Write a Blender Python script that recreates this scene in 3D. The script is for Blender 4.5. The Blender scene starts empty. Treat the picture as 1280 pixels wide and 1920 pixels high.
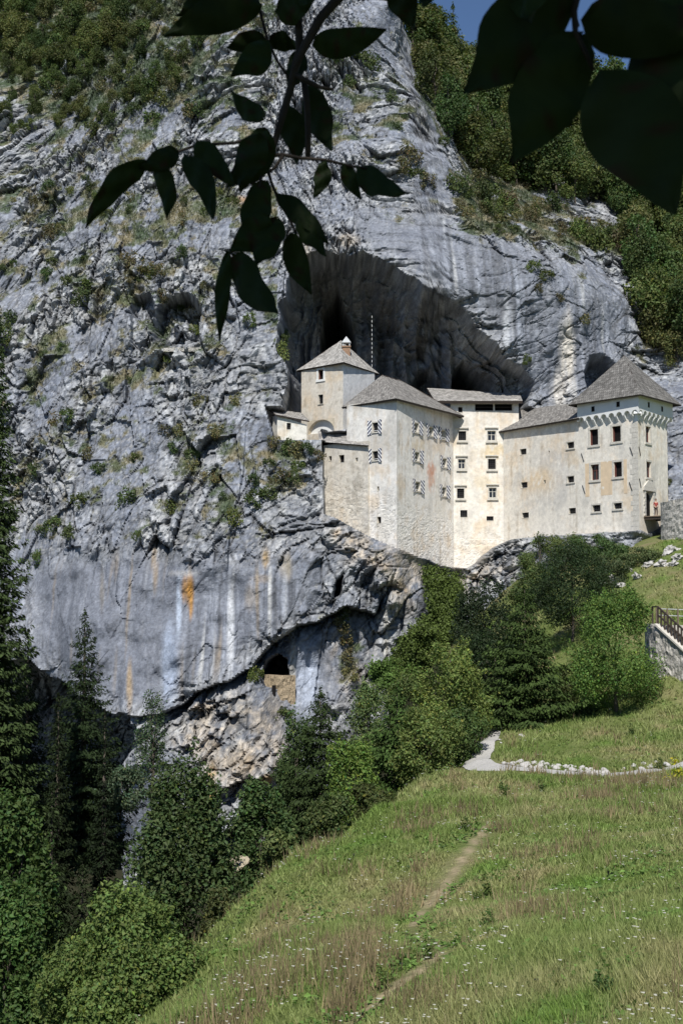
import bpy, math, random
import numpy as np
from mathutils import Vector, Matrix

# ------------------------------------------------------------------ camera, sky, sun
sc = bpy.context.scene
col = sc.collection
PITCH = math.radians(4.07)
FPX = 2666.7                      # focal length in photo pixels (50 mm on 36 mm height)
cam_d = bpy.data.cameras.new('camera'); cam = bpy.data.objects.new('camera', cam_d); col.objects.link(cam)
cam_d.sensor_fit = 'VERTICAL'; cam_d.sensor_height = 36; cam_d.sensor_width = 24; cam_d.lens = 50
cam_d.clip_start = 0.05; cam_d.clip_end = 4000
cam.location = (0, 0, 0); cam.rotation_euler = (math.pi/2 + PITCH, 0, 0)
cam_d.dof.use_dof = True; cam_d.dof.focus_distance = 140; cam_d.dof.aperture_fstop = 22
sc.camera = cam

SUN_AZ, SUN_EL = math.radians(3), math.radians(50)      # azimuth left of straight behind the camera
SUN = Vector((-math.sin(SUN_AZ)*math.cos(SUN_EL), -math.cos(SUN_AZ)*math.cos(SUN_EL), math.sin(SUN_EL)))
w = bpy.data.worlds.new('World'); sc.world = w; w.use_nodes = True
nt = w.node_tree; sky = nt.nodes.new('ShaderNodeTexSky'); sky.sky_type = 'NISHITA'; sky.sun_disc = False
sky.sun_elevation = SUN_EL; sky.sun_rotation = math.pi + SUN_AZ; sky.air_density = 1.0; sky.dust_density = 0.1; sky.ozone_density = 5.0; sky.altitude = 2500
nt.links.new(sky.outputs[0], nt.nodes['Background'].inputs[0]); nt.nodes['Background'].inputs[1].default_value = 0.085
sl = bpy.data.lights.new('sun', 'SUN'); so = bpy.data.objects.new('sun', sl); col.objects.link(so)
sl.energy = 4.6; sl.angle = math.radians(0.5); sl.color = (1.0, 0.97, 0.92)
so.rotation_euler = SUN.to_track_quat('Z', 'Y').to_euler()
sc.view_settings.view_transform = 'Standard'; sc.view_settings.look = 'None'
sc.view_settings.gamma = 1.0; sc.view_settings.exposure = 0.25
try:
    sc.cycles.max_bounces = 6; sc.cycles.diffuse_bounces = 3; sc.cycles.transmission_bounces = 3
except Exception: pass

# ------------------------------------------------------------------ pixel <-> world
cp, sp = math.cos(PITCH), math.sin(PITCH)
def ray(px, py):
    u = (px-640)/FPX; v = (960-py)/FPX
    return np.array([u, cp - v*sp, sp + v*cp])
def at(px, py, Y):
    d = ray(px, py); return d*(Y/d[1])
def proj(x, y, z):
    c = y*cp + z*sp
    return 640 + FPX*x/c, 960 - FPX*(-y*sp + z*cp)/c
def on_wall(A, B, px, py):
    """point where the sight line meets the vertical plane through A-B -> (u along wall, z)"""
    d = ray(px, py); dx, dy = B[0]-A[0], B[1]-A[1]; L = math.hypot(dx, dy)
    nx, ny = -dy/L, dx/L
    t = (nx*A[0]+ny*A[1])/(nx*d[0]+ny*d[1]); p = d*t
    return ((p[0]-A[0])*dx+(p[1]-A[1])*dy)/L, p[2]

# ------------------------------------------------------------------ noise
def _h(ix, iy, iz, s):
    h = (ix.astype(np.uint32)*np.uint32(374761393) + iy.astype(np.uint32)*np.uint32(668265263)
         + iz.astype(np.uint32)*np.uint32(2147483647) + np.uint32((s*974711+1013) & 0xffffffff))
    h = (h ^ (h >> np.uint32(13)))*np.uint32(1274126177)
    h = (h ^ (h >> np.uint32(15)))*np.uint32(2246822519)
    return h ^ (h >> np.uint32(16))
def _f(h): return h.astype(np.float32)*np.float32(1/4294967296.0)
def noise(x, y, z, s=0):
    x0 = np.floor(x); y0 = np.floor(y); z0 = np.floor(z)
    fx, fy, fz = (x-x0).astype(np.float32), (y-y0).astype(np.float32), (z-z0).astype(np.float32)
    ix, iy, iz = x0.astype(np.int64), y0.astype(np.int64), z0.astype(np.int64)
    u, v, w_ = [t*t*t*(t*(t*6-15)+10) for t in (fx, fy, fz)]
    r = 0
    for a in (0, 1):
        for b in (0, 1):
            for c in (0, 1):
                h = _h(ix+a, iy+b, iz+c, s)
                gx = _f(h & np.uint32(0x3ff)*np.uint32(1))*4194304*2-1
                gy = ((h >> np.uint32(10)) & np.uint32(0x3ff)).astype(np.float32)/511.5-1
                gz = ((h >> np.uint32(20)) & np.uint32(0x3ff)).astype(np.float32)/511.5-1
                gx = (h & np.uint32(0x3ff)).astype(np.float32)/511.5-1
                g = gx*(fx-a)+gy*(fy-b)+gz*(fz-c)
                r = r + g*(u if a else 1-u)*(v if b else 1-v)*(w_ if c else 1-w_)
    return r*1.5
def fbm(x, y, z, s=0, o=4, g=0.5):
    r = 0; a = 1.0; f = 1.0
    for k in range(o):
        r = r + a*noise(x*f+k*7.3, y*f-k*3.1, z*f+k*5.7, s+k); a *= g; f *= 2.03
    return r
def facet(x, y, z, s=0, tilt=1.0):
    """Blocky fracture: each Voronoi cell is its own tilted plane. Returns (height, distance-to-edge like F2-F1)"""
    x0 = np.floor(x); y0 = np.floor(y); z0 = np.floor(z)
    ix, iy, iz = x0.astype(np.int64), y0.astype(np.int64), z0.astype(np.int64)
    f1 = np.full(x.shape, 9e9, np.float32); f2 = f1.copy(); hh = np.zeros(x.shape, np.float32)
    for a in (-1, 0, 1):
        for b in (-1, 0, 1):
            for c in (-1, 0, 1):
                h = _h(ix+a, iy+b, iz+c, s)
                cx = (h & np.uint32(0x3ff)).astype(np.float32)/1023; cy = ((h >> np.uint32(10)) & np.uint32(0x3ff)).astype(np.float32)/1023
                cz = ((h >> np.uint32(20)) & np.uint32(0x3ff)).astype(np.float32)/1023
                dx = (x-x0-a-cx).astype(np.float32); dy = (y-y0-b-cy).astype(np.float32); dz = (z-z0-c-cz).astype(np.float32)
                d = dx*dx+dy*dy+dz*dz
                h2 = _h(ix+a, iy+b, iz+c, s+91)
                t1 = (h2 & np.uint32(0x3ff)).astype(np.float32)/511.5-1; t2 = ((h2 >> np.uint32(10)) & np.uint32(0x3ff)).astype(np.float32)/511.5-1
                t3 = ((h2 >> np.uint32(20)) & np.uint32(0x3ff)).astype(np.float32)/511.5-1
                v = t1*dx*tilt+t2*dz*tilt+t3*0.5
                m = d < f1
                f2 = np.where(m, f1, np.minimum(f2, d)); hh = np.where(m, v, hh); f1 = np.where(m, d, f1)
    return hh, np.sqrt(f2)-np.sqrt(f1)
def sst(a, b, x):
    t = np.clip((x-a)/(b-a), 0, 1); return t*t*(3-2*t)
def poly_sd(px, py, poly):
    """signed distance in photo pixels, positive inside"""
    d = np.full(px.shape, 1e9); ins = np.zeros(px.shape, bool); n = len(poly)
    for i in range(n):
        x1, y1 = poly[i]; x2, y2 = poly[(i+1) % n]
        ex, ey = x2-x1, y2-y1
        t = np.clip(((px-x1)*ex+(py-y1)*ey)/(ex*ex+ey*ey+1e-9), 0, 1)
        d = np.minimum(d, np.hypot(px-x1-t*ex, py-y1-t*ey))
        c = ((y1 > py) != (y2 > py)); c &= px < (ex*(py-y1)/(ey if ey else 1e-9)+x1)
        ins ^= c
    return np.where(ins, d, -d)
def blob(px, py, cx, cy, rx, ry): return np.exp(-(((px-cx)/rx)**2+((py-cy)/ry)**2))
def rbf_fit(pts, vals, kind='lin', lam=0.0):
    pts = np.array(pts, float); n = len(pts)
    d = np.hypot(pts[:, None, 0]-pts[None, :, 0], pts[:, None, 1]-pts[None, :, 1])
    K = -d if kind == 'lin' else d*d*np.log(d+1e-6)
    A = np.zeros((n+3, n+3)); A[:n, :n] = K + lam*np.eye(n)*(-1 if kind == 'lin' else 1); A[:n, n] = 1; A[:n, n+1:] = pts; A[n, :n] = 1; A[n+1:, :n] = pts.T
    s = np.linalg.solve(A, np.concatenate([vals, [0, 0, 0]]))
    def ev(x, y):
        x = np.asarray(x, float); y = np.asarray(y, float)
        r = s[n]+s[n+1]*x+s[n+2]*y
        for i in range(n):
            q = np.hypot(x-pts[i, 0], y-pts[i, 1])
            r = r + s[i]*(-q if kind == 'lin' else q*q*np.log(q+1e-6))
        return r
    return ev

# ------------------------------------------------------------------ mesh and property helpers
def mesh(name, V, F, cols=None, uv=None, smooth=False):
    V = np.asarray(V, np.float32).reshape(-1, 3); me = bpy.data.meshes.new(name)
    if isinstance(F, np.ndarray):
        k = F.shape[1]; me.vertices.add(len(V)); me.vertices.foreach_set('co', V.ravel())
        me.loops.add(F.size); me.loops.foreach_set('vertex_index', F.astype(np.int32).ravel())
        me.polygons.add(len(F)); me.polygons.foreach_set('loop_start', np.arange(0, F.size, k, dtype=np.int32))
        me.polygons.foreach_set('loop_total', np.full(len(F), k, np.int32))
        me.update(calc_edges=True)
    else:
        me.from_pydata(V.tolist(), [], F); me.update()
    if cols is not None:
        cols = np.asarray(cols, np.float32)
        a = me.color_attributes.new('Col', 'FLOAT_COLOR', 'POINT')
        c4 = np.ones((len(V), 4), np.float32); c4[:, :3] = cols; a.data.foreach_set('color', c4.ravel())
    if uv is not None:
        li = np.zeros(len(me.loops), np.int32); me.loops.foreach_get('vertex_index', li)
        u = me.uv_layers.new(name='UVMap'); u.data.foreach_set('uv', np.asarray(uv, np.float32)[li].ravel())
    me.polygons.foreach_set('use_smooth', np.full(len(me.polygons), smooth)); me.update()
    return me
def obj(name, me, mat=None, parent=None, loc=(0, 0, 0)):
    o = bpy.data.objects.new(name, me); col.objects.link(o); o.location = loc
    if mat is not None and not me.materials: me.materials.append(mat)
    if parent is not None: o.parent = parent
    return o
def tag(o, label=None, cat=None, group=None, kind=None):
    if label: o['label'] = label
    if cat: o['category'] = cat
    if group: o['group'] = group
    if kind: o['kind'] = kind
    return o
def empty(name, loc=(0, 0, 0), label=None, cat=None, group=None):
    o = bpy.data.objects.new(name, None); col.objects.link(o); o.location = loc; o.empty_display_size = 0.3
    return tag(o, label, cat, group)
class MB:
    """collects simple solids into one mesh; every solid bevelled or tapered by its caller's numbers"""
    def __init__(s): s.V = []; s.F = []; s.U = []
    def add(s, V, F):
        b = len(s.V); s.V += [tuple(map(float, v)) for v in V]; s.F += [tuple(i+b for i in f) for f in F]
    def hexa(s, P):            # 8 points: bottom ring 0-3, top ring 4-7
        s.add(P, [(3, 2, 1, 0), (4, 5, 6, 7), (0, 1, 5, 4), (1, 2, 6, 5), (2, 3, 7, 6), (3, 0, 4, 7)])
    def bar(s, a, b, w=.05, h=None, up=(0, 0, 1)):
        a = Vector(a); b = Vector(b); d = (b-a).normalized(); h = h or w
        x = d.cross(Vector(up)); x = x.normalized() if x.length > 1e-4 else Vector((1, 0, 0)); y = x.cross(d).normalized()
        q = [(-w/2, -h/2), (w/2, -h/2), (w/2, h/2), (-w/2, h/2)]
        s.hexa([a+x*i+y*j for i, j in q]+[b+x*i+y*j for i, j in q])
    def tube(s, pts, rad, n=7):
        pts = [Vector(p) for p in pts]; b = len(s.V)
        for i, p in enumerate(pts):
            d = (pts[min(i+1, len(pts)-1)]-pts[max(i-1, 0)]).normalized()
            x = d.cross(Vector((0.3, 0.1, 1))); x = x.normalized() if x.length > 1e-4 else Vector((1, 0, 0)); y = d.cross(x)
            r = rad[i] if hasattr(rad, '__len__') else rad
            for k in range(n):
                t = 2*math.pi*k/n; s.V.append(tuple(p+x*r*math.cos(t)+y*r*math.sin(t)))
        for i in range(len(pts)-1):
            for k in range(n):
                s.F.append((b+i*n+k, b+i*n+(k+1) % n, b+(i+1)*n+(k+1) % n, b+(i+1)*n+k))
        s.F.append(tuple(b+k for k in reversed(range(n)))); s.F.append(tuple(b+(len(pts)-1)*n+k for k in range(n)))
    def build(s, name, mat, parent=None, smooth=False, loc=(0, 0, 0)):
        me = mesh(name, np.array(s.V), s.F, smooth=smooth); return obj(name, me, mat, parent, loc)

# ------------------------------------------------------------------ materials
def mat(name, base=(.5, .5, .5), rough=.9, attr=False, noise_amt=0.0, nscale=6.0, bump=0.0, bscale=20.0, bdist=.05, spec=.3, extra=None):
    m = bpy.data.materials.new(name); m.use_nodes = True; t = m.node_tree; N = t.nodes; L = t.links
    b = N['Principled BSDF']; b.inputs['Roughness'].default_value = rough; b.inputs['Specular IOR Level'].default_value = spec
    geo = N.new('ShaderNodeNewGeometry'); tc = N.new('ShaderNodeTexCoord')
    if attr:
        a = N.new('ShaderNodeAttribute'); a.attribute_name = 'Col'; c = a.outputs['Color']
    else:
        r = N.new('ShaderNodeRGB'); r.outputs[0].default_value = (*base, 1); c = r.outputs[0]
    if noise_amt > 0:
        n = N.new('ShaderNodeTexNoise'); n.inputs['Scale'].default_value = nscale; n.inputs['Detail'].default_value = 8; n.inputs['Roughness'].default_value = .65
        L.new(tc.outputs['Object'], n.inputs['Vector'])
        mr = N.new('ShaderNodeMapRange'); mr.inputs['From Min'].default_value = .3; mr.inputs['From Max'].default_value = .7
        mr.inputs['To Min'].default_value = 1-noise_amt; mr.inputs['To Max'].default_value = 1+noise_amt
        L.new(n.outputs['Fac'], mr.inputs['Value'])
        mx = N.new('ShaderNodeVectorMath'); mx.operation = 'SCALE'; L.new(c, mx.inputs[0]); L.new(mr.outputs[0], mx.inputs['Scale']); c = mx.outputs[0]
    if extra: c = extra(t, c, tc)
    L.new(c, b.inputs['Base Color'])
    if bump > 0:
        n2 = N.new('ShaderNodeTexNoise'); n2.inputs['Scale'].default_value = bscale; n2.inputs['Detail'].default_value = 6
        L.new(tc.outputs['Object'], n2.inputs['Vector'])
        bp = N.new('ShaderNodeBump'); bp.inputs['Strength'].default_value = bump; bp.inputs['Distance'].default_value = bdist
        L.new(n2.outputs['Fac'], bp.inputs['Height']); L.new(bp.outputs[0], b.inputs['Normal'])
    return m
def leaf_mat(name, tint=(1, 1, 1), trans=.25, vary=.25, rough=.6, spec=.25):
    m = bpy.data.materials.new(name); m.use_nodes = True; t = m.node_tree; N = t.nodes; L = t.links
    b = N['Principled BSDF']; b.inputs['Roughness'].default_value = rough; b.inputs['Specular IOR Level'].default_value = spec
    a = N.new('ShaderNodeAttribute'); a.attribute_name = 'Col'; oi = N.new('ShaderNodeObjectInfo')
    mr = N.new('ShaderNodeMapRange'); mr.inputs['To Min'].default_value = 1-vary; mr.inputs['To Max'].default_value = 1+vary; L.new(oi.outputs['Random'], mr.inputs['Value'])
    mx = N.new('ShaderNodeVectorMath'); mx.operation = 'SCALE'; L.new(a.outputs['Color'], mx.inputs[0]); L.new(mr.outputs[0], mx.inputs['Scale'])
    hs = N.new('ShaderNodeHueSaturation'); m2 = N.new('ShaderNodeMath'); m2.operation = 'MULTIPLY'; m2.inputs[1].default_value = 7.31; m3 = N.new('ShaderNodeMath'); m3.operation = 'FRACT'
    L.new(oi.outputs['Random'], m2.inputs[0]); L.new(m2.outputs[0], m3.inputs[0])
    m4 = N.new('ShaderNodeMapRange'); m4.inputs['To Min'].default_value = .5-.03*vary*4; m4.inputs['To Max'].default_value = .5+.012*vary*4; L.new(m3.outputs[0], m4.inputs['Value']); L.new(m4.outputs[0], hs.inputs['Hue'])
    L.new(mx.outputs[0], hs.inputs['Color'])
    vm = N.new('ShaderNodeVectorMath'); vm.operation = 'MULTIPLY'; vm.inputs[1].default_value = tint; L.new(hs.outputs[0], vm.inputs[0])
    L.new(vm.outputs[0], b.inputs['Base Color'])
    if trans > 0:
        tr = N.new('ShaderNodeBsdfTranslucent'); v2 = N.new('ShaderNodeVectorMath'); v2.operation = 'MULTIPLY'; v2.inputs[1].default_value = (1.1, 1.3, .6); L.new(vm.outputs[0], v2.inputs[0]); L.new(v2.outputs[0], tr.inputs[0])
        mi = N.new('ShaderNodeMixShader'); mi.inputs[0].default_value = trans; L.new(b.outputs[0], mi.inputs[1]); L.new(tr.outputs[0], mi.inputs[2]); L.new(mi.outputs[0], N['Material Output'].inputs[0])
    return m
M = {}
M['rock'] = mat('limestone', rough=.95, attr=True, noise_amt=.30, nscale=3.5, bump=.8, bscale=7, bdist=.07, spec=.12)
M['ground'] = mat('meadow soil', rough=1, attr=True, noise_amt=.3, nscale=5, bump=.6, bscale=7, bdist=.1, spec=.1)
M['leaf'] = leaf_mat('broad leaves')
M['needle'] = leaf_mat('needles', tint=(1.12, 1.0, .72), trans=.12, vary=.15, spec=.1)
M['grass'] = leaf_mat('grass blades', trans=.3, vary=0)
M['bark'] = mat('bark', (.09, .075, .06), .95, noise_amt=.4, nscale=8, bump=.6, bscale=15)
M['plaster'] = mat('lime plaster', rough=.92, attr=True, noise_amt=.16, nscale=2.6, bump=.35, bscale=7, bdist=.04, spec=.1)
M['white_plaster'] = mat('white plaster', (.72, .72, .70), .9, noise_amt=.06, nscale=1.2, bump=.15, bscale=8, spec=.1)
M['stone_trim'] = mat('stone trim', (.55, .52, .46), .9, noise_amt=.2, nscale=5, bump=.3, bscale=20)
M['dark'] = mat('dark interior', (.012, .011, .011), .8, spec=.1)
M['glass'] = mat('old glass', (.02, .022, .028), .25, spec=.5)
M['iron'] = mat('wrought iron', (.03, .03, .032), .6)
M['wood'] = mat('weathered wood', (.16, .12, .09), .85, noise_amt=.3, nscale=12, bump=.3)
M['dwood'] = mat('dark stained wood', (.05, .038, .03), .7, noise_amt=.3, nscale=12)
M['redwood'] = mat('red brown window wood', (.13, .05, .04), .6, noise_amt=.2)
M['white'] = mat('white paint', (.78, .78, .76), .6, noise_amt=.05)
M['brick'] = mat('chimney brick', (.27, .17, .11), .9, noise_amt=.35, nscale=9)
M['metal'] = mat('grey sheet metal', (.42, .43, .43), .5, noise_amt=.15)
M['path'] = mat('white gravel', (.42, .405, .375), .95, noise_amt=.2, nscale=7, bump=.6, bscale=30, bdist=.03)
M['stone'] = mat('white fieldstone', (.46, .44, .41), .95, noise_amt=.25, nscale=5, bump=.4, bscale=14)
def stripes(sign):
    def ex(t, c, tc):
        N, L = t.nodes, t.links
        sx = N.new('ShaderNodeSeparateXYZ'); L.new(tc.outputs['UV'], sx.inputs[0])
        a = N.new('ShaderNodeMath'); a.operation = 'MULTIPLY_ADD'; a.inputs[1].default_value = sign*1.25; L.new(sx.outputs[0], a.inputs[0])
        b = N.new('ShaderNodeMath'); b.operation = 'MULTIPLY'; b.inputs[1].default_value = 3.5; L.new(sx.outputs[1], b.inputs[0]); L.new(b.outputs[0], a.inputs[2])
        f = N.new('ShaderNodeMath'); f.operation = 'FRACT'; L.new(a.outputs[0], f.inputs[0])
        g = N.new('ShaderNodeMath'); g.operation = 'GREATER_THAN'; g.inputs[1].default_value = .5; L.new(f.outputs[0], g.inputs[0])
        m = N.new('ShaderNodeMix'); m.data_type = 'RGBA'; L.new(g.outputs[0], m.inputs[0]); m.inputs[6].default_value = (.015, .022, .07, 1); m.inputs[7].default_value = (.75, .75, .74, 1)
        return m.outputs[2]
    return ex
M['shutter_a'] = mat('striped shutter rising', rough=.6, extra=stripes(-1))
M['shutter_b'] = mat('striped shutter falling', rough=.6, extra=stripes(1))
def shingle_extra(t, c, tc):
    N, L = t.nodes, t.links
    br = N.new('ShaderNodeTexBrick'); L.new(tc.outputs['UV'], br.inputs['Vector'])
    br.inputs['Scale'].default_value = 1; br.inputs['Brick Width'].default_value = .26; br.inputs['Row Height'].default_value = .40
    br.inputs['Mortar Size'].default_value = .02; br.inputs['Color1'].default_value = (1.35, 1.35, 1.35, 1); br.inputs['Color2'].default_value = (.7, .7, .7, 1); br.inputs['Mortar'].default_value = (.35, .35, .35, 1)
    v = N.new('ShaderNodeVectorMath'); v.operation = 'MULTIPLY'; L.new(c, v.inputs[0]); L.new(br.outputs[0], v.inputs[1]); return v.outputs[0]
M['shingle'] = mat('wooden shingles', (.30, .285, .265), .95, noise_amt=.35, nscale=2.5, bump=.8, bscale=9, bdist=.08, spec=.1, extra=shingle_extra)
for nm_, cc_ in [('shingle_dark', (.17, .162, .15)), ('shingle_mid', (.235, .222, .205)), ('shingle_pale', (.36, .345, .32))]:
    M[nm_] = mat(nm_.replace('_', ' '), cc_, .95, noise_amt=.35, nscale=2.5, bump=.8, bscale=9, bdist=.08, spec=.1, extra=shingle_extra)
def masonry_extra(t, c, tc):
    N, L = t.nodes, t.links
    vo = N.new('ShaderNodeTexVoronoi'); vo.feature = 'DISTANCE_TO_EDGE'; vo.inputs['Scale'].default_value = 3.2; L.new(tc.outputs['Object'], vo.inputs['Vector'])
    mr = N.new('ShaderNodeMapRange'); mr.inputs['From Max'].default_value = .08; mr.inputs['To Min'].default_value = .7; L.new(vo.outputs[0], mr.inputs['Value'])
    v = N.new('ShaderNodeVectorMath'); v.operation = 'SCALE'; L.new(c, v.inputs[0]); L.new(mr.outputs[0], v.inputs['Scale']); return v.outputs[0]
M['rubble'] = mat('rubble masonry', (.42, .40, .36), .95, noise_amt=.4, nscale=4, bump=.8, bscale=6, bdist=.1, extra=masonry_extra)
M['tan_wall'] = mat('tan rubble masonry', (.34, .27, .18), .95, noise_amt=.3, nscale=4, bump=.8, bscale=6, bdist=.1, extra=masonry_extra)

rng = np.random.default_rng(7); random.seed(7)

# ------------------------------------------------------------------ the cliff (one sheet, world X/Z grid, depth along Y)
CL = [(-250, -100, 235), (0, 0, 222), (150, 60, 212), (300, 0, 208), (450, 0, 200), (600, 0, 192), (700, 0, 190), (735, 0, 191), (790, 190, 178), (820, 300, 171),
      (0, 150, 205), (150, 200, 198), (300, 200, 186), (450, 200, 180), (600, 200, 178), (700, 200, 177),
      (0, 350, 190), (200, 350, 178), (400, 370, 171), (600, 380, 166), (750, 400, 166), (-250, 350, 200),
      (0, 550, 174), (200, 550, 167), (400, 520, 163), (500, 600, 158), (560, 460, 162), (-250, 650, 178),
      (640, 440, 161), (800, 480, 158), (900, 450, 163), (1000, 520, 160), (1100, 560, 163), (1160, 560, 168), (1195, 640, 172),
      (900, 600, 157), (1000, 650, 160), (1040, 740, 161), (1100, 700, 162), (1180, 700, 167),
      (0, 800, 165), (150, 800, 158), (300, 750, 155), (450, 750, 152), (510, 700, 153), (530, 830, 149.5), (590, 850, 149),
      (0, 1000, 158), (150, 950, 152), (300, 920, 148), (450, 900, 146), (560, 920, 144.5), (610, 960, 145.5), (500, 800, 149),
      (50, 1100, 152), (200, 1080, 145), (350, 1080, 140), (480, 1030, 140), (580, 1060, 139), (640, 1080, 141), (600, 1000, 142),
      (60, 1230, 148), (150, 1200, 144), (250, 1250, 139), (350, 1250, 136.5), (430, 1200, 137), (520, 1150, 137), (300, 1315, 137),
      (690, 1050, 141), (740, 1040, 141.5), (800, 1060, 145), (870, 1085, 150), (935, 1045, 152), (1000, 1015, 150), (790, 1130, 143), (900, 1120, 149), (720, 1100, 140.5), (1100, 1002, 143.2), (1190, 996, 139), (1100, 1045, 141.5), (1190, 1030, 137.5), (1000, 1060, 148), (1000, 1100, 150),
      (700, 1180, 142.5), (640, 1220, 142), (580, 1250, 141), (560, 1330, 138), (700, 1300, 140), (800, 1250, 145), (520, 1300, 138),
      (350, 1330, 135), (430, 1310, 134), (490, 1330, 134.5), (400, 1420, 131.5), (500, 1440, 132.5), (330, 1420, 134), (420, 1520, 131), (540, 1500, 134), (650, 1450, 139),
      (280, 1500, 136), (240, 1600, 138), (100, 1500, 150), (0, 1400, 152), (0, 1800, 150), (-300, 1200, 160), (-300, 1800, 155), (500, 1900, 132), (900, 1500, 145), (1200, 1300, 150),
      (1262, 850, 153), (1290, 760, 156), (1290, 950, 149), (1400, 850, 150), (1500, 600, 165), (1290, 1100, 150), (1600, 1100, 140), (1600, 400, 200),
      (775, 40, 238), (800, 120, 236), (830, 200, 226), (870, 290, 205), (900, 350, 190), (960, 400, 180), (860, 380, 168), (1050, 430, 178), (1150, 470, 184),
      (900, 120, 238), (1000, 120, 240), (1000, 260, 218), (1100, 300, 212), (1200, 300, 215), (1280, 120, 245), (1280, 300, 220), (1220, 450, 195), (1240, 600, 182), (1280, 640, 172), (1450, 150, 250),
      (1240, 700, 172)]
Cw = np.array([at(*c) for c in CL])
cl_ev = rbf_fit(Cw[:, [0, 2]], Cw[:, 1], 'lin')
xs = np.concatenate([np.arange(-110, -62, .8), np.arange(-62, -43, .3), np.arange(-43, 44, .14), np.arange(44, 64, .25), np.arange(64, 120, .8)])
NR = 900
ts = np.linspace(0, 1, NR)
ztop = 112 - 22*sst(8, 13, xs) - 9*sst(22, 36, xs)+ 10*sst(60, 90, xs)
X = np.repeat(xs[None, :], NR, 0); Z = -44 + ts[:, None]*(ztop[None, :]+44)
Y0 = cl_ev(X, Z)
PX, PY = proj(X, Y0, Z)
nz1 = noise(X/5, Y0/9, Z/5, 3); nz2 = noise(X/1.6, Y0/3, Z/1.6, 5)
px_ = PX + nz1*14+nz2*5; py_ = PY + noise(X/5, Y0/9, Z/5, 11)*14+noise(X/1.6, Y0/3, Z/1.6, 12)*5
Y = Y0.copy()
# great upper recess behind the castle
rim = [(528, 650), (518, 580), (540, 510), (585, 475), (640, 466), (700, 484), (785, 524), (862, 572), (922, 628), (964, 684), (992, 738), (998, 800), (700, 805), (604, 812), (560, 800), (535, 760)]
sd = poly_sd(px_+11*noise(X/2.8, Y0/9, Z/2.8, 23), py_+11*noise(X/2.8, Y0/9, Z/2.8, 24), rim)
wd = 34+np.clip((PX-600)*.36, 0, 80)
tt = np.clip(sd/wd, 0, 1); k = .30*sst(0, 9, sd)+.70*(1-(1-tt)**1.7)
Yint = 173.5 - 4.5*sst(640, 900, PX) + 1.2*noise(X/3, Y0/8, Z/9, 21)
Y = Y + np.where(sd > 0, k*np.maximum(Yint-Y, 0), 0)
Y += np.where(sd > 0, sst(0, 14, sd)*(1-sst(70, 140, sd))*(1.5*noise(sd/11, PX/110, sd*0, 25)+.7*noise(sd/4.5, PX/45, sd*0, 26)), 0)
# columns and ribs inside the recess
ribs = np.abs(noise(X/1.7+Z*.05, Y0*0+3, Z/14, 31))
Y += np.where(sd > 10, ((ribs*4.2-1.0)+.9*(.5-2*np.abs(noise(X/1.1+Z*.1, Y0*0+1, Z/5, 33))))*sst(6, 45, sd), 0)
def push(poly, depth, wpx=14, q=.6):
    global Y
    s_ = poly_sd(PX*(1-q)+px_*q, PY*(1-q)+py_*q, poly); Y = Y + depth*sst(0, wpx, s_); return s_
push([(600, 530), (634, 488), (662, 535), (676, 595), (670, 660), (640, 675), (600, 668), (592, 600)], 26, 12)
push([(776, 690), (790, 660), (822, 652), (850, 676), (866, 716), (862, 752), (780, 752)], 5, 16)
push([(812, 752), (816, 700), (835, 688), (856, 704), (860, 752)], 10, 10)
push([(862, 745), (864, 660), (880, 645), (912, 676), (934, 712), (938, 752), (870, 752)], 16, 14)
push([(1092, 700), (1100, 668), (1130, 660), (1158, 690), (1140, 730), (1100, 740)], 6, 20)
push([(283, 642), (284, 590), (306, 556), (352, 548), (378, 572), (380, 648), (320, 652)], 5, 9, .45)
push([(238, 590), (246, 552), (284, 548), (290, 590), (262, 602)], 3, 8, .5)
push([(484, 1270), (498, 1243), (522, 1226), (542, 1240), (548, 1272), (545, 1290), (500, 1290)], 14, 10)
push([(622, 1128), (626, 1085), (642, 1070), (640, 1120)], 5, 8)
push([(700, 1150), (716, 1095), (728, 1112), (716, 1150)], 2.2, 12)
# chasm, lower left
ch = [(-700, 1215), (60, 1238), (150, 1300), (200, 1322), (247, 1342), (258, 1400), (222, 1470), (236, 1560), (228, 1700), (150, 1800), (-700, 1900)]
sdc = poly_sd(px_, py_, ch); Y += 30*sst(0, 60, sdc)+6*sst(0, 12, sdc)
# undercut below the bulging face
ol = np.array([(40, 1238), (190, 1322), (250, 1338), (310, 1330), (400, 1285), (470, 1256), (520, 1200), (560, 1176), (600, 1168), (650, 1135), (700, 1150), (730, 1110), (745, 1070)])
yl = np.interp(px_, ol[:, 0], ol[:, 1]); dl = py_-yl
ins = sst(200, 330, PX)*(1-sst(690, 745, PX))
Y += ins*np.where(dl > 0, 4.2*np.exp(-np.maximum(dl, 0)/16.0)*sst(0, 5, dl), -1.0*np.exp(dl/22.0))
# ledge the castle stands on: everything above the foot of its walls steps back behind it
cas = [(604, 826), (607, 962), (640, 976), (690, 1004), (743, 1026), (790, 1044), (850, 1066), (884, 1064), (930, 1026), (965, 1010), (1040, 1003), (1120, 998), (1200, 992), (1216, 1000), (1236, 990), (1250, 960), (1250, 730), (1180, 690), (1085, 775), (975, 760), (700, 800)]
sdk = poly_sd(PX+nz2*2, PY+nz2*3, cas); Y = Y + sst(0, 5, sdk)*np.maximum(166-Y, 0)
sda = poly_sd(PX, PY, [(496, 760), (580, 768), (606, 806), (700, 812), (640, 830), (604, 824), (578, 824), (514, 824)]); Y = Y + sst(0, 5, sda)*np.maximum(157-Y, 0)
recess = np.clip(np.maximum(sst(-5, 30, sd), sst(-5, 10, sdk)), 0, 1)

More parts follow.
